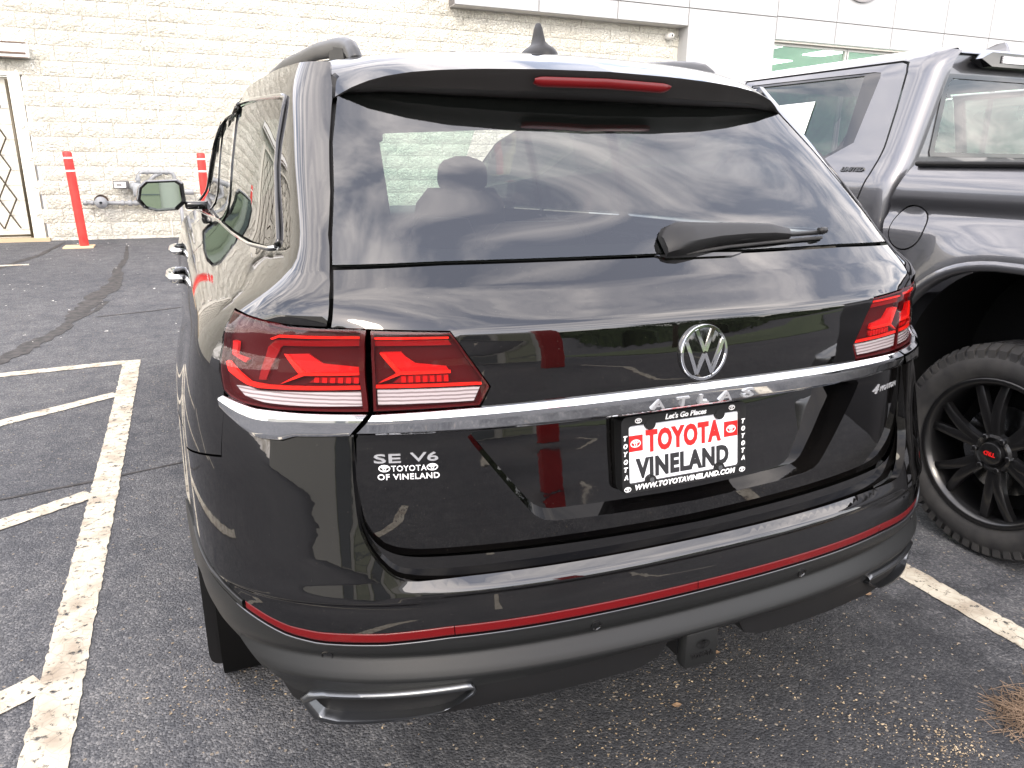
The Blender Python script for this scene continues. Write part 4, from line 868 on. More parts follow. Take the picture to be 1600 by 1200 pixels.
def block_places():
    for c in range(-1, 27):
        z = ZB0+.2032*(c+.5); sh = 0 if c % 2 == 0 else .2032
        for i in range(-30, 40):
            x = -1.984+.2032+.4064*i+sh-.2032*0
            if x > 8.05 or x < -13: continue
            if x > 3.3 and z > 4.0: continue
            if -5.2 < x < -2.83 and z < 2.50: continue
            yield x, z
vis = []; rest = []
for x, z in block_places():
    left = -3.6 < x < .3 and .15 < z < 3.75; top = .3 <= x < 8.06 and 3.05 < z < 4.0
    (vis if (left or top) else rest).append((x, z))
vis.sort(key=lambda p: (p[0]+.9)**2+(p[1]-1.4)**2); rest += vis[300:]; vis = vis[:300]
for x, z in vis:
    o = bpy.data.objects.new('block', random.choice(blk)); COL.objects.link(o); o.parent = bld; o.location = (x, rng.uniform(-.003, .003), z-.2)
    if random.random() < .5: o.scale.x = -1 if False else 1
m = MB()
for x, z in rest:
    me = random.choice(blk); m.add([(v.co.x+x, v.co.y+YW, v.co.z+z) for v in me.vertices], [tuple(p.vertices) for p in me.polygons])
o = at_bld(m.build('blockwork', cmu, None, False)); o['kind'] = 'stuff'
at_bld(MB().box(-13.2, -5.2, YW+.006, YW+.3, -.2, 5.8).build('wall', mort, None, False)); at_bld(MB().box(-2.83, 8.3, YW+.006, YW+.3, -.2, 5.8).build('wall', mort, None, False)); at_bld(MB().box(-5.2, -2.83, YW+.006, YW+.3, 2.52, 5.8).build('wall', mort, None, False))
# control joint
at_bld(MB().box(-1.152, -1.140, YW-.020, YW, .1, 5.6).build('control_joint', pbsdf('sealant', (.62, .60, .55), .7), None, False))
# white fascia panels: proud of the block wall
YF = 11.6
def pan(x0, x1, z0, z1, y=YF): at_bld(MB().box(x0+.008, x1-.008, y, y+.03, z0+.008, z1-.008, .003).build('cladding_panel', panelm, None, False))
sub = pbsdf('panel_joint', (.16, .15, .14), .8)
for x0, x1 in ((3.45, 4.967), (4.967, 6.515), (6.515, 8.03)): pan(x0, x1, 3.87, 4.175); pan(x0, x1, 4.175, 5.5)
pan(8.03, 10.10, .2, 4.175); pan(8.03, 10.10, 4.175, 5.5)
JX = [10.10, 11.63, 13.19, 14.74, 16.18, 17.7, 19.2, 20.7, 22.2]
for x0, x1 in zip(JX[:-1], JX[1:]): pan(x0, x1, 3.775, 4.19); pan(x0, x1, 4.19, 5.5)
at_bld(MB().box(3.455, 22.2, YF+.02, YW+.05, 3.885, 5.6).build('fascia_core', sub, None, False)); at_bld(MB().box(8.04, 10.09, YF+.02, YW+.05, .1, 3.9).build('column_core', panelm, None, False))
at_bld(MB().box(3.46, 8.10, YF+.03, YW-.01, 3.872, 3.884).build('soffit', pbsdf('soffit_grey', (.55, .53, .50), .7), None, False))
# shop window band with lit room behind
frm = pbsdf('window_frame_grey', (.55, .54, .51), .45, .3)
for i, (x0, x1) in enumerate(((10.12, 12.10), (12.16, 14.35), (14.60, 16.8), (16.86, 19.0), (19.06, 21.9))):
    g = at_bld(MB().box(x0, x1, YF+.16, YF+.17, .6, 3.70).build('window', bglass, None, False))
    for (a, c, z0, z1) in ((x0-.04, x0+.02, .6, 3.74), (x1-.02, x1+.04, .6, 3.74), (x0+.02, x1-.02, 3.69, 3.74), (x0+.02, x1-.02, .55, .62)):
        q = MB().box(a, c, YF+.12, YF+.20, z0, z1).build('window_frame', frm, g, False)
at_bld(MB().box(10.1, 22, YF+.03, YF+.3, 3.742, 3.774).build('window_head', pbsdf('head_tan', (.50, .47, .42), .6), None, False))
at_bld(MB().box(10.1, 22, YF+.05, YF+.3, .0, .55).build('plinth', panelm, None, False))
room = pbsdf('room_paint', (.66, .78, .70), .8)
at_bld(MB().box(10.1, 22, 12.0, 12.05+6, 4.05, 4.1).build('room_ceiling', room, None, False)); at_bld(MB().box(10.1, 22, 18, 18.1, .2, 4.1).build('room_wall', room, None, False)); at_bld(MB().box(10.1, 22, YF+.3, 18, .2, .25).build('room_floor', frm, None, False))
trof = pbsdf('lit_panel', (1, 1, 1), .5, **{'Emission Color': (1, 1, .94, 1), 'Emission Strength': 7.0})
for x in (11.6, 13.6, 15.8, 18):
    for y in (13.4, 15.6): at_bld(MB().box(x, x+.6, y, y+1.2, 4.03, 4.049).build('ceiling_panel_light', trof, None, False))
# round sign whose lower rim just enters the picture
sgn = tag(MB().lathe([(.12, .62), (-.02, .62), (-.04, .58), (-.04, .001)], (12.2, YF-.02, 5.22), 'y', 48).build('wall_sign', pbsdf('sign_grey', (.35, .34, .34), .4), None, angle=40), 'grey rounded rim of a sign on the white fascia above the pickup', 'sign')
# ---- gated door
dm = pbsdf('door_cream', (.66, .63, .55), .6); dr = thing('gated_door', 'cream door behind a dark folding lattice gate at the left edge', 'door', (-4.0, YW, .25))
def ch(o, p):
    o.parent = p; o.matrix_parent_inverse = Matrix.Translation(p.location).inverted(); return o
zd0 = .27
ch(MB().box(-5.18, -2.99, YW+.10, YW+.14, zd0, 2.50).build('door_leaf', dm, None, False), dr)
for x0, x1 in ((-3.01, -2.86), (-5.2, -5.12)): ch(MB().box(x0, x1, YW-.02, YW+.12, zd0, 2.51).build('door_frame', dm, None, False), dr)
ch(MB().box(-5.2, -2.86, YW-.02, YW+.12, 2.51, 2.56).build('door_frame', dm, None, False), dr)
ch(MB().box(-5.2, -2.80, YW-.12, YW+.1, .15, .285).build('threshold', pbsdf('tan_step', (.42, .33, .21), .8), None, False), dr)
gm = pbsdf('gate_steel', (.10, .085, .06), .5, .6)
for k in range(10):
    z = .40+k*.21; ch(MB().box(-5.1, -3.02, YW+.092, YW+.0995, z, z+.012).build('door_rib', dm, None, False), dr)
xs2 = np.arange(-5.05, -3.0, .21)
for k, x in enumerate(xs2):
    for sg in (-1, 1):
        for j in range(5):
            z0 = .42+.42*j; z1 = z0+.42; xa, xb = (x, x+.21) if (j % 2 == 0) == (sg > 0) else (x+.21, x)
            if max(xa, xb) > -3.0: continue
            ch(MB().tube([(xa, YW+.035+.012*sg, z0), (xb, YW+.035+.012*sg, z1)], .011, 4).build('gate_bar', gm, None, False), dr)
ch(MB().tube([(-3.035, YW+.02, zd0+.02), (-3.035, YW+.02, 2.46)], .022, 6).build('gate_post', gm, None), dr)
ch(MB().tube([(-5.1, YW+.03, zd0+.05), (-3.03, YW+.03, zd0+.05)], .018, 6).build('gate_rail', gm, None), dr)
# ---- wall lamp over the door
lm = thing('wall_lamp', 'flat white box lamp on the wall above the gated door', 'lamp', (-3.5, YW, 2.8)); brn = pbsdf('lamp_brown', (.10, .06, .04), .5); lw = pbsdf('lamp_white', (.78, .77, .74), .4)
ch(MB().box(-4.4, -2.69, YW-.16, YW-.01, 2.735, 2.925, .012).build('lamp_body', lw, None, angle=40), lm)
ch(MB().box(-4.39, -2.72, YW-.172, YW-.158, 2.775, 2.800).build('lamp_slot', brn, None, False), lm); ch(MB().box(-4.4, -2.70, YW-.170, YW-.15, 2.912, 2.928).build('lamp_edge', brn, None, False), lm); ch(MB().box(-4.4, -2.70, YW-.170, YW-.15, 2.726, 2.737).build('lamp_edge', brn, None, False), lm)
# ---- security camera
sc = thing('security_camera', 'small white round security camera on the wall under the white fascia', 'camera', (7.78, YW-.12, 3.72))
ch(MB().lathe([(.11, .055), (.03, .060), (0, .058), (-.05, .045), (-.075, .025), (-.08, .001)], (7.78, YW-.12, 3.71), 'y', 20).build('camera_body', lw, None), sc); ch(MB().lathe([(-.078, .022), (-.082, .001)], (7.765, YW-.12, 3.71), 'y', 12).build('camera_lens', gloss, None), sc)
# ---- bollards
bred = pbsdf('bollard_red', (.62, .028, .022), .45); noise_col(bred, (.55, .022, .018), (.68, .04, .03), 8, 5); bw = pbsdf('bollard_white', (.8, .79, .76), .5)
def bollard(x, y, label, lean, foot):
    z0 = float(zg(y)); t = thing('bollard', label, 'bollard', (x, y, z0), 0, 'red bollards by the gas meter')
    def c(h): return (x-lean*h/1.3, y, z0+h)
    pr_ = [(h, .059) for h in (0, .3, .6, .9, 1.2)]+[(1.27, .058), (1.285, .052), (1.292, .03), (1.293, .001)]
    V = []; F = []; nn = 24
    for h, r in pr_: V += [(c(h)[0]+r*math.cos(a), y+r*math.sin(a), c(h)[2]) for a in np.linspace(0, 2*math.pi, nn, endpoint=False)]
    F = [(i*nn+j, i*nn+(j+1) % nn, (i+1)*nn+(j+1) % nn, (i+1)*nn+j) for i in range(len(pr_)-1) for j in range(nn)]
    ch(obj('post', V, F, bred), t)
    for h in (1.195, 1.025): ch(MB().tube([c(h), c(h+.022)], .0605, 24).build('white_band', bw, None, angle=40), t)
    if foot: ch(MB().box(x-.26, x+.12, y-.13, y+.18, z0-.02, z0+.02, .01).build('concrete_foot', pbsdf('foot_tan', (.52, .40, .25), .85), None, False), t)
bollard(-2.285, 11.05, 'leaning red bollard with two white bands left of the gas meter', .045, True)
bollard(-.64, 11.05, 'red bollard with white bands half hidden by the black car', .0, True)
# ---- gas meter with pipework
gmt = pbsdf('pipe_grey', (.24, .25, .26), .5); gs = thing('gas_meter', 'grey gas meter with pipes on the wall between the red bollards', 'meter', (-1.4, YW-.2, .9)); yy = YW-.16
ch(MB().box(-1.62, -1.20, yy-.11, yy+.10, .86, 1.06, .05).build('meter_body', gmt, None, angle=50), gs)
ch(MB().box(-1.87, -1.66, yy-.07, yy+.05, .985, 1.095, .008).build('meter_head', pbsdf('meter_dark', (.07, .07, .07), .5), None, angle=40), gs); ch(MB().box(-1.855, -1.70, yy-.075, yy-.068, 1.0, 1.08).build('meter_dial', lw, None, False), gs)
ch(MB().box(-1.825, -1.755, yy-.079, yy-.074, 1.03, 1.05).build('dial_slot', blkprint, None, False), gs)
ch(MB().tube([(-1.66, yy, 1.03), (-1.55, yy, 1.0)], [.05, .08], 12).build('pipe', gmt, None), gs)
for P, r in (([(-2.30, yy, .785), (-1.0, yy, .765)], .028), ([(-1.53, yy, 1.03), (-1.53, yy, 1.18), (-1.50, yy, 1.215), (-1.46, yy, 1.225), (-1.10, yy, 1.222), (-1.05, yy, 1.21), (-1.03, yy, 1.16), (-1.03, yy, .95)], .03), ([(-1.42, yy, 1.05), (-1.30, yy, 1.17), (-1.2, yy, 1.21)], .028), ([(-1.20, yy, .94), (-.80, yy, .93), (-.78, yy, .93)], .045), ([(-.98, yy, .76), (-.98, yy, .25)], .026)):
    ch(MB().tube(P, r, 12).build('pipe', gmt, None), gs)
for (x, z, r, w) in ((-2.27, .785, .04, .04), (-2.18, .783, .037, .03), (-1.78, .778, .042, .04), (-1.68, .776, .046, .05), (-1.60, .775, .042, .04)): ch(MB().tube([(x-w/2, yy, z), (x+w/2, yy, z)], r, 12).build('pipe_fitting', gmt, None, angle=40), gs)
for (x, z) in ((-1.53, 1.12), (-1.40, 1.225), (-1.24, 1.223), (-1.13, 1.222), (-1.03, 1.10)): ch(MB().tube([(x-.02, yy, z), (x+.02, yy, z)] if z > 1.2 else [(x, yy, z-.02), (x, yy, z+.02)], .041, 12).build('pipe_fitting', gmt, None, angle=40), gs)
ch(MB().lathe([(-.07, .02), (-.05, .075), (-.02, .088), (.03, .085), (.05, .05), (.06, .0)], (-2.06, yy-.02, .785), 'y', 24).build('regulator', gmt, None), gs); ch(MB().lathe([(.0, .098), (.03, .098), (.03, .06)], (-2.06, yy+.03, .80), 'y', 24).build('regulator_rim', brn, None, angle=40), gs)

# ================================================================== PICKUP
TX = 2.725      # centre line
trk = thing('parked_pickup', 'grey metallic pickup truck with black wheels parked to the right of the black car', 'pickup', (TX, 2.2, 0))
def tk(o, p=None):
    if p is None: o.parent = trk; o.matrix_parent_inverse = Matrix.Translation(trk.location).inverted()
    else: o.parent = p
    return o
TB = sm(tab([(1.43, 1.80), (1.415, 1.775), (1.39, 1.748), (1.35, 1.727), (1.30, 1.716), (1.285, 1.716), (1.255, 1.732), (1.235, 1.733), (1.20, 1.712), (1.17, 1.697), (1.10, 1.690), (.90, 1.690), (.60, 1.705), (.45, 1.72)]), .02)
TC = sm(tab([(1.90, 2.10), (1.893, 2.03), (1.88, 1.985), (1.86, 1.950), (1.83, 1.922), (1.80, 1.905), (1.50, 1.812), (1.44, 1.790), (1.41, 1.772), (1.35, 1.740), (1.28, 1.728), (1.2, 1.722), (.9, 1.722), (.6, 1.74), (.45, 1.77)]), .02)
AY, AZ = .535, .40
def tflare(y, z):
    r = np.hypot((y-AY)/.56, (z-AZ)/.70); return -.050*np.exp(-((r-1.0)/.17)**2)*np.clip((1.23-z)/.10, 0, 1)*np.clip((z-.3)/.1, 0, 1)
def fT(y, z): y = np.asarray(y, float); z = np.asarray(z, float)+0*y; return np.stack([TB(z)+tflare(y, z), y+0*z, z], -1)
def fC(y, z):
    y = np.asarray(y, float); z = np.asarray(z, float)+0*y
    rr = .085; t = np.clip(1.27-y, 0, rr*math.pi/2)/rr; return np.stack([TC(z)+rr*(1-np.cos(t)), np.where(y > 1.27, y, 1.27-rr*np.sin(t)), z], -1)
MT, MC = Map(fT, -1), Map(fC, -1)
def mirT(o):
    me = o.data.copy(); V = np.array([v.co[:] for v in me.vertices]); 
    o2 = obj(o.name.split('.')[0], [(2*TX-x, y, z) for x, y, z in V], [tuple(p.vertices)[::-1] for p in me.polygons], o.data.materials[0]); bpy.data.meshes.remove(me); return tk(o2)
def tp(name, mp, poly, mat, both=True, **k):
    o = tk(panel(name, mp, poly, mat, None, **k))
    if both: mirT(o)
    return o
def sq(t, e): return math.copysign(abs(t)**e, t)
TARCH = [(AY+.515*sq(math.cos(a), .75), AZ+.672*sq(math.sin(a), .8)) for a in np.linspace(math.pi, 0, 29)]
GAP = [(1.10, .45), (1.10, .95), (1.095, 1.05), (1.145, 1.14), (1.165, 1.20), (1.155, 1.28), (1.130, 1.35), (1.118, 1.40), (1.117, 1.428)]
FUEL = [(1.045+.082*math.cos(a)+.0*math.sin(a), 1.178+.088*sq(math.sin(a), .9)) for a in np.linspace(0, 2*math.pi, 28, endpoint=False)]
bed = tp('bed_side', MT, [(-.62, .60)]+TARCH+GAP+[(-.62, 1.428)], tpaint, holes=[FUEL], st=.028, rows=(1.30, 1.285, 1.27, 1.255, 1.235, 1.2, 1.17), rim=.02)
c_ = np.array((1.045, 1.178)); tk(panel('fuel_door', MT, [tuple(c_+(np.array(p)-c_)*.93) for p in FUEL], tpaint, None, st=.02, rim=.02, off=.001))
tk(panel('fuel_door_gap', MT, [tuple(c_+(np.array(p)-c_)*1.1) for p in FUEL], dark, None, st=.03, rim=0, off=-.018))
# flare lip along the wheel arch
def lip(e0, e1): return [(AY+(.515+e0)*sq(math.cos(a), .75), AZ+(.672+e1)*sq(math.sin(a), .8)) for a in np.linspace(math.pi, 0, 41)]
Gd = []
for (e, o_) in ((.028, .002), (.024, .010), (.004, .014), (-.006, .008), (-.010, -.03)):
    a = np.array(lip(e, e)); Gd.append([tuple(p) for p in MT.pos(a[:, 0], a[:, 1], np.full(len(a), o_))])
lp = tk(MB().grid(Gd).build('wheel_arch_trim', tpaint, None)); mirT(lp)
for x0 in (1.78, 2*TX-1.78-.42):
    prof = lip(.0, .0); m = MB(); k = len(prof); m.add([(x0, y, z) for y, z in prof]+[(x0+.42, y, z) for y, z in prof], [(i, i+1, k+i+1, k+i) for i in range(k-1)]); tk(m.build('arch_liner', val, None))
    tk(MB().box(x0+.41, x0+.43, AY-.55, AY+.55, .5, 1.08).build('arch_wall', val, None, False))
# bed cap rails, tailgate, inner walls
for x0, x1 in ((1.755, 1.86), (2*TX-1.86, 2*TX-1.755)): tk(MB().box(x0, x1, -.60, 1.10, 1.412, 1.432, .008).build('bed_rail', val, None, angle=40)); tk(MB().box(min(x0, x1)+.04, max(x0, x1)-.04, -.6, 1.1, 1.12, 1.40).build('bed_wall', tpaint, None, False))
tk(MB().box(1.76, 2*TX-1.76, -.66, -.60, .70, 1.41, .02).build('tailgate', tpaint, None, angle=40)); tk(MB().box(2.23, 2*TX-2.23, -.6, 1.1, .88, .93).build('bed_floor', val, None, False)); tk(MB().box(1.8, 2*TX-1.8, 1.08, 1.11, .9, 1.40).build('bed_front', tpaint, None, False))
tk(MB().box(1.70, 2*TX-1.70, -.85, -.66, .52, .72, .03).build('rear_bumper', satin, None, angle=40))
# cab
DL = [(1.345, .50), (1.345, 1.10), (1.342, 1.256), (1.315, 1.38), (1.305, 1.487), (1.315, 1.65), (1.330, 1.79), (1.345, 1.822), (1.375, 1.832)]
WIN = [(1.475, 1.51), (1.625, 1.433), (1.70, 1.428), (2.30, 1.420), (2.30, 1.815), (2.13, 1.814), (1.50, 1.806), (1.462, 1.800), (1.455, 1.780)]
corner = [(1.1375, .46), (1.1375, 1.40), (1.1375, 1.60), (1.14, 1.80), (1.15, 1.865)]
tp('cab_corner', MC, [(1.1375, .455)]+[(y, z) for y, z in corner]+[(1.25, 1.880), (1.40, 1.890), (2.4, 1.893), (2.4, 1.846), (1.38, 1.842), (1.338, 1.832), (1.320, 1.79), (1.305, 1.65), (1.296, 1.487), (1.306, 1.38), (1.333, 1.256), (1.336, .50)], tpaint, st=.022, rim=.012)
dr_ = tp('rear_door', MC, DL+[(2.36, 1.836), (2.36, .50)], tpaint, holes=[WIN], st=.03, rim=.012)
cw = np.array(WIN).mean(0); tp('door_window', MC, [tuple(cw+(np.array(p)-cw)*1.01) for p in WIN], sglass, st=.06, rim=0, off=-.010)
wi = [tuple(cw+(np.array(p)-cw)*np.array((.955, .93))) for p in WIN]; tp('window_surround', MC, [tuple(cw+(np.array(p)-cw)*.997) for p in WIN], gloss, holes=[[(1.535, 1.495), (1.64, 1.447), (1.70, 1.440), (2.285, 1.432), (2.285, 1.803), (1.55, 1.797)]], st=.04, rim=.006, off=-.004)
tp('front_door', MC, [(2.37, .50), (3.35, .50), (3.40, 1.38), (2.37, 1.42)], tpaint, st=.05, rim=.012); tp('front_window', MC, [(2.37, 1.43), (3.38, 1.39), (2.95, 1.78), (2.37, 1.815)], sglass, st=.06, rim=0); tp('roof_rail', MC, [(2.37, 1.825), (2.96, 1.79), (3.42, 1.385), (3.48, 1.40), (3.0, 1.85), (2.4, 1.893)], tpaint, st=.04, rim=.01)
tp('front_wing', MC, [(3.41, .95), (3.41, 1.36), (5.2, 1.25), (5.25, .9), (4.85, .95), (4.55, 1.05), (4.0, 1.05), (3.75, .9), (3.70, .5), (3.41, .5)], tpaint, st=.06, rim=.02)
patch_white = pbsdf('patch_white', (.78, .78, .77), .7); P = MC.pos(np.array([1.80, 2.12, 2.12, 1.80]), np.array([1.545, 1.54, 1.70, 1.705]), np.full(4, -.006)); tk(obj('window_patch', P, [(0, 1, 2, 3)], patch_white, None, False))  # flat white quad just outside the door glass
# cab back with rear window
yb = 1.186
xl = lambda z: float(TC(z))+.083; Gd = []
bw_ = [(xl(z), z) for z in (.6, 1.0, 1.3, 1.41, 1.5, 1.6, 1.7, 1.8, 1.84, 1.865)]
outer = bw_+[(2*TX-x, z) for x, z in bw_[::-1]]
RWN = [(1.945, 1.452), (1.940, 1.47), (1.995, 1.755), (2.015, 1.778), (2*TX-2.015, 1.778), (2*TX-1.995, 1.755), (2*TX-1.940, 1.47), (2*TX-1.945, 1.452)]
MCB = Map(lambda x, z: np.stack([np.asarray(x, float), np.interp(z, [.5, 1.42, 1.87], [1.186, 1.186, 1.225])+.03*((np.asarray(x)-TX)/.8)**2*0, np.asarray(z, float)+0*np.asarray(x)], -1), 1)
tk(panel('cab_back', MCB, outer, tpaint, None, holes=[RWN], st=.05, rim=.01))
rw = tk(panel('rear_window', MCB, RWN, rglass, None, st=.1, rim=0, off=-.004)); cr_ = np.array(RWN).mean(0)
tk(panel('rear_window_surround', MCB, [tuple(cr_+(np.array(p)-cr_)*1.004) for p in RWN], gloss, None, holes=[[tuple(cr_+(np.array(p)-cr_)*np.array((.968, .90))) for p in RWN]], st=.06, off=.004, rim=.006))
xs3 = np.linspace(-1, 1, 31)
rf = tk(MB().grid([[(TX+u*(TX-2.055), y, 1.881+.004*(1-u*u)-(.022 if y < 1.22 else 0)-.02*max(0, y-2.4)) for u in xs3] for y in np.concatenate([[1.205, 1.225, 1.26], np.linspace(1.35, 3.05, 14)])]).build('roof', tpaint, None))
tk(MB().grid([[(TX+u*(TX-1.965+.16*t), 3.05+.72*t, 1.90-.56*t) for u in xs3] for t in np.linspace(0, 1, 8)]).build('windscreen', wglass, None)); tk(MB().grid([[(TX+u*(.98-.06*t), 3.75+1.5*t-.2*u**4*t, 1.36-.10*t-.05*u**4) for u in xs3] for t in np.linspace(0, 1, 8)]).build('bonnet', tpaint, None)); tk(MB().grid([[(TX+u*.98, 5.2+.12*math.sin(math.pi*t)-.2*u**4, 1.25-.75*t) for u in xs3] for t in np.linspace(0, 1, 8)]).build('grille', gloss, None))
tk(MB().box(1.80, 2*TX-1.80, 1.30, 5.1, .45, .60).build('chassis', dark, None, False)); tk(MB().box(1.85, 2*TX-1.85, 1.25, 1.3, .6, 1.40).build('cab_bulkhead', dark, None, False))
# high brake lamp, shark-fin aerial, badge
m = MB().prism([(TX-.62, 1.835), (TX-.56, 1.862), (TX+.56, 1.862), (TX+.62, 1.835), (TX+.55, 1.808), (TX-.55, 1.808)], 1.205, 1.150, lambda a, b_, h: (a, h, b_)); bl = tk(m.build('high_brake_lamp', gloss, None, False))
MB_ = MB().box(TX-.50, TX+.50, 1.143, 1.149, 1.822, 1.850).build('lamp_lens', clearl, None, False); tk(MB_)
fin = [(1.48, 1.90), (1.75, 1.905), (1.70, 1.925), (1.62, 1.950), (1.545, 1.974), (1.505, 1.978), (1.49, 1.955)]
m = MB(); k = len(fin)
m.add([(TX-(.03 if z < 1.93 else .009), y, z) for y, z in fin]+[(TX+(.03 if z < 1.93 else .009), y, z) for y, z in fin], [tuple(range(k)), tuple(range(k, 2*k))[::-1]]+[(i, k+i, k+(i+1) % k, (i+1) % k) for i in range(k)]); tk(m.build('roof_aerial', tpaint, None, False))
Tf = lambda u, v, h: MC.pos(1.475-u, 1.388+v, .002+h)
tk(text_on('badge_lettering', 'LIMITED', Tf, gloss, None, size=.024, extrude=.003, bold=.0008, shear=.2, width=.125))
# wheels, rear axle, damper
for s, x in ((-1, 1.815), (1, 2*TX-1.815)):
    for y in (AY, 4.28):
        wh = wheel(None, x, y, .404, .275, s, .270, rimblk, 58, .005, spokes=6); tk(wh)
        if y < 1: hubw = wh
        if s < 0 and y < 1: text_hub = wh
V, F = text_mesh('TRD', .022, .001, .0008, 0, 'CENTER'); P = np.stack([np.full(len(V), 1.815-.1375+.0075)-V[:, 2], AY+V[:, 0], .404+.008-V[:, 1]], -1); tk(obj('hub_lettering', P, F, redprint, None, False))
tk(MB().tube([(1.95, AY, .413), (2*TX-1.95, AY, .413)], .06, 12).build('axle', val, None)); tk(MB().tube([(2.05, AY+.05, .45), (2.06, AY+.10, .86)], .026, 12).build('damper', refl, None)); tk(MB().box(2.0, 2.07, -.2, 1.2, .40, .43).build('leaf_spring', val, None, False))

# ================================================================== BEHIND THE VIEWER (mirrored in the paint)
ol = pbsdf('olive_cladding', (.30, .31, .22), .6); beige = pbsdf('beige_wall', (.52, .50, .44), .7); opn = pbsdf('shutter_grey', (.14, .15, .15), .6)
ws = thing('service_building', 'olive and beige building mirrored dimly in the black tailgate', 'building', (-2, -15, 0))
def cw_(o): o.parent = ws; o.matrix_parent_inverse = Matrix.Translation(ws.location).inverted(); return o
cw_(MB().box(-45, 3.2, -19, -15, 0, 4.2).build('wall', beige, None, False)); cw_(MB().box(-45.1, 3.3, -19, -14.9, 4.2, 4.9).build('fascia', pbsdf('fascia_white', (.7, .7, .68), .5), None, False))
for k, x in enumerate(np.arange(-13.5, 2.4, 2.1)):
    w_ = cw_(MB().box(x, x+1.5, -14.985, -14.93, 0.1, 3.1).build('shutter', ol if k % 2 else opn, None, False))
    MB().box(x-.12, x-.02, -14.995, -14.90, 0, 3.4).build('post', ol, w_, False).matrix_parent_inverse = Matrix.Identity(4)
    for z in np.arange(.5, 3.0, .5): MB().box(x, x+1.5, -14.935, -14.915, z, z+.03).build('slat', opn, w_, False)
tag(MB().box(1.35, 1.85, -7.7, -7.2, 0, 3.9, .02).build('red_post', pbsdf('post_red', (.42, .02, .02), .4), None, angle=40), 'square red post seen only as a reflection in the black tailgate', 'post')
lawn = pbsdf('lawn', (.07, .10, .035), .9); noise_col(lawn, (.04, .065, .02), (.10, .13, .05), 6, 6)
structure(MB().box(6.5, 30, -30, -11, -.05, .06).build('lawn', lawn, None, False), 'strip of lawn mirrored in the right of the tailgate')
line('parking_line', (-.4, -7.0), (-.4, -3.4), .11, 'cream stripe behind the viewer'); line('parking_line', (2.4, -7.5), (2.4, -3.4), .11, 'cream stripe behind the viewer, further right')
leafm = pbsdf('leaf', (.05, .085, .025), .7); bark = pbsdf('bark', (.09, .065, .045), .9)
def tree(x, y, h, rad, label, n=2600):
    t = thing('tree', label, 'tree', (x, y, 0), 0, 'trees behind the viewer'); 
    def c2(o): o.parent = t; return o
    m = MB().tube([(0, 0, 0), (.1, .05, h*.3), (0, .1, h*.6), (.05, 0, h*.85)], [.22, .17, .10, .03], 8)
    for k in range(7):
        a = k*2.4; z0 = h*(.3+.07*k); m.tube([(0, 0, z0), (math.cos(a)*rad*.4, math.sin(a)*rad*.4, z0+h*.12), (math.cos(a)*rad*.75, math.sin(a)*rad*.75, z0+h*.2)], [.08, .05, .02], 5)
    c2(m.build('trunk', bark, None)); V = []; F = []
    cl_ = [(rng.normal(0, rad*.45), rng.normal(0, rad*.45), h*.62+rng.normal(0, h*.15), rad*rng.uniform(.25, .5)) for _ in range(26)]
    for k in range(n):
        cx_, cy_, cz_, cr2 = cl_[k % 26]; d = rng.normal(0, 1, 3); d /= np.linalg.norm(d); p = np.array((cx_, cy_, cz_))+d*cr2*rng.uniform(.6, 1.05); a = rng.normal(0, 1, 3); a /= np.linalg.norm(a); b2 = np.cross(a, d); b2 /= max(np.linalg.norm(b2), 1e-6); sz = rng.uniform(.10, .2); i = len(V)
        V += [p-a*sz, p+b2*sz*.5, p+a*sz, p-b2*sz*.5]; F.append((i, i+1, i+2, i+3))
    c2(obj('crown', V, F, leafm, None, False))
wood = pbsdf('wood_green', (.035, .055, .02), .9); noise_col(wood, (.02, .035, .012), (.06, .085, .03), 1.5, 6)
Gd = [[(x, -48+rng.normal(0, 1.2)-2*j, (0, 3.5, 6.2, 7.6)[j]*(1+.25*math.sin(x*.31)+.2*rng.normal()) if j else 0) for x in np.arange(-110, 111, 1.6)] for j in range(4)]
o = MB().grid(Gd).build('far_wood', wood, None, False); o['kind'] = 'stuff'; o['label'] = 'distant dark wood behind the viewer'
tree(13, -20, 7.5, 2.6, 'leafy tree on the lawn, nearer of two mirrored in the pickup'); tree(19, -24, 8.5, 3.0, 'leafy tree on the lawn, farther of two mirrored in the pickup')

# ================================================================== LITTER
lit = pbsdf('litter_tan', (.40, .30, .17), .85); noise_col(lit, (.20, .14, .08), (.46, .36, .23), 30, 3, coord='Object')
V = []; F = []
def chip(x, y, s_):
    z = float(zg(y))+.0035; a = rng.uniform(0, 6.3); k = len(V); nn = 5
    for j in range(nn):
        t = a+2*math.pi*j/nn; r = s_*rng.uniform(.5, 1.2)*(1 if j % 2 else .6); V.append((x+r*math.cos(t), y+r*math.sin(t)*.8, z+rng.uniform(0, s_*.35)))
    F.append(tuple(range(k, k+nn)))
for k in range(2100):
    cx_, cy_, sp_ = [(.02, .16, .13), (.30, .32, .16), (.62, -.02, .13), (-.95, .85, .16), (.75, .35, .3), (.0, .35, .45), (.72, -.14, .06)][k % 7]
    chip(cx_+rng.normal(0, sp_), cy_+rng.normal(0, sp_*.8), abs(rng.normal(.0021, .0014))+.0009)
for k in range(420): chip(rng.uniform(-1.35, 2.2), rng.uniform(-.6, 1.6), abs(rng.normal(.002, .0014))+.0008)
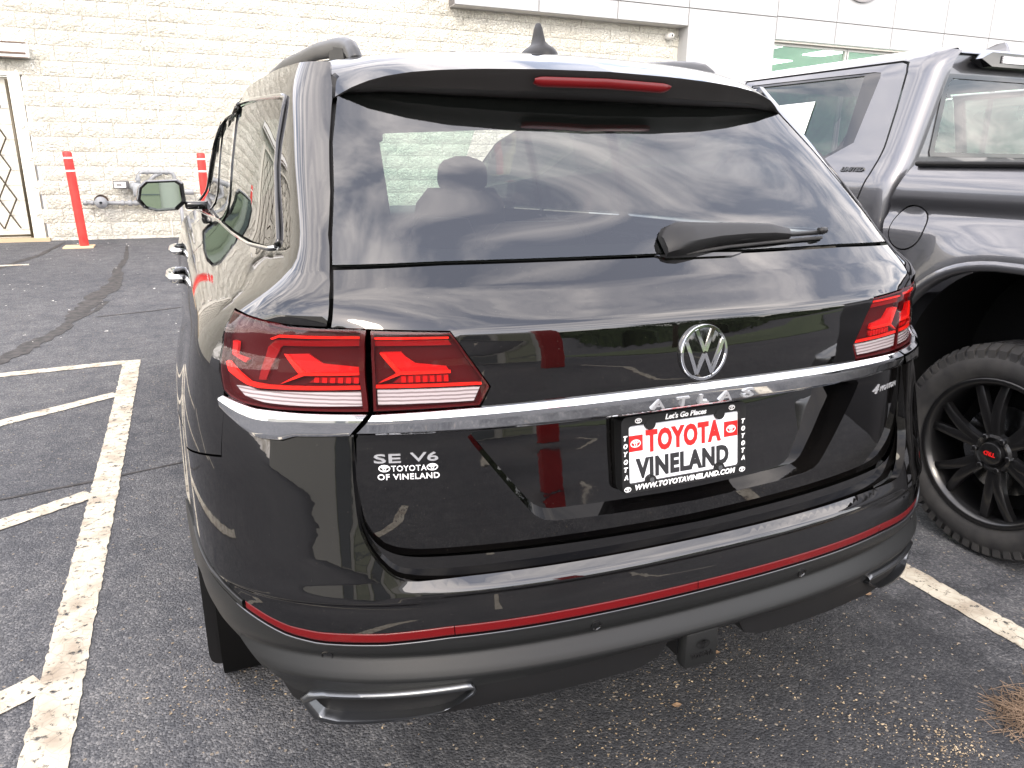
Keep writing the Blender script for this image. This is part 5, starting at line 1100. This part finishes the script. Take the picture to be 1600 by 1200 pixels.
o = obj('seed_litter', V, F, lit, None, False); o['kind'] = 'stuff'; o['label'] = 'tan seed husks and crumbs scattered on the asphalt'
V = []; F = []
wl_ = pbsdf('debris_white', (.62, .60, .55), .8)
for k in range(80):
    y = rng.uniform(5.5, 11.5); x = -.9-(y+1)*.18*rng.uniform(0, 1.15); chip(x, y, abs(rng.normal(.007, .006))+.003)
o = obj('wall_debris', V, F, wl_, None, False); o['kind'] = 'stuff'; o['label'] = 'pale flakes scattered on the asphalt before the wall'
for (x, y, s_, lab) in ((.155, .255, .010, 'brown dry leaf scrap on the asphalt below the tow hitch'), (1.084, .465, .012, 'tan leaf scrap beside the right cream stripe'), (.40, .40, .008, 'small pale leaf scrap right of the tow hitch')):
    nn = 7; V = [(x+s_*math.cos(2*math.pi*j/nn)*(1.6 if j in (0, 3) else 1), y+s_*math.sin(2*math.pi*j/nn), .005+.004*abs(math.sin(j*1.7))) for j in range(nn)]+[(x, y, .006)]
    tag(obj('leaf_scrap', V, [(j, (j+1) % nn, nn) for j in range(nn)], pbsdf('scrap', (.22, .14, .08), .8), None, False), lab, 'leaf', 'leaf scraps on the asphalt')
straw = pbsdf('pine_straw', (.33, .22, .14), .8); noise_col(straw, (.10, .065, .04), (.26, .18, .12), 12, 4); m = MB()
for k in range(520):
    x = 1.04+rng.normal(0, .06); y = -.155+rng.normal(0, .04); h_ = max(0, .026*(1-((x-1.06)/.16)**2-((y+.17)/.11)**2))*rng.uniform(0, 1); L_ = rng.uniform(.03, .075); a = rng.uniform(0, 6.3); el = rng.normal(0, .18); c0 = np.array((x, y, .004+h_)); d = np.array((math.cos(a), math.sin(a), el)); bnd = np.array((-math.sin(a), math.cos(a), 0))*rng.normal(0, .01)
    P = [c0-d*L_, c0+bnd, c0+d*L_]; P = [(p[0], p[1], max(p[2], .0035)) for p in P]; m.tube(P, .0008, 4, False)
o = m.build('pine_straw', straw); o['kind'] = 'stuff'; o['label'] = 'small heap of dry brown pine straw at the lower right'
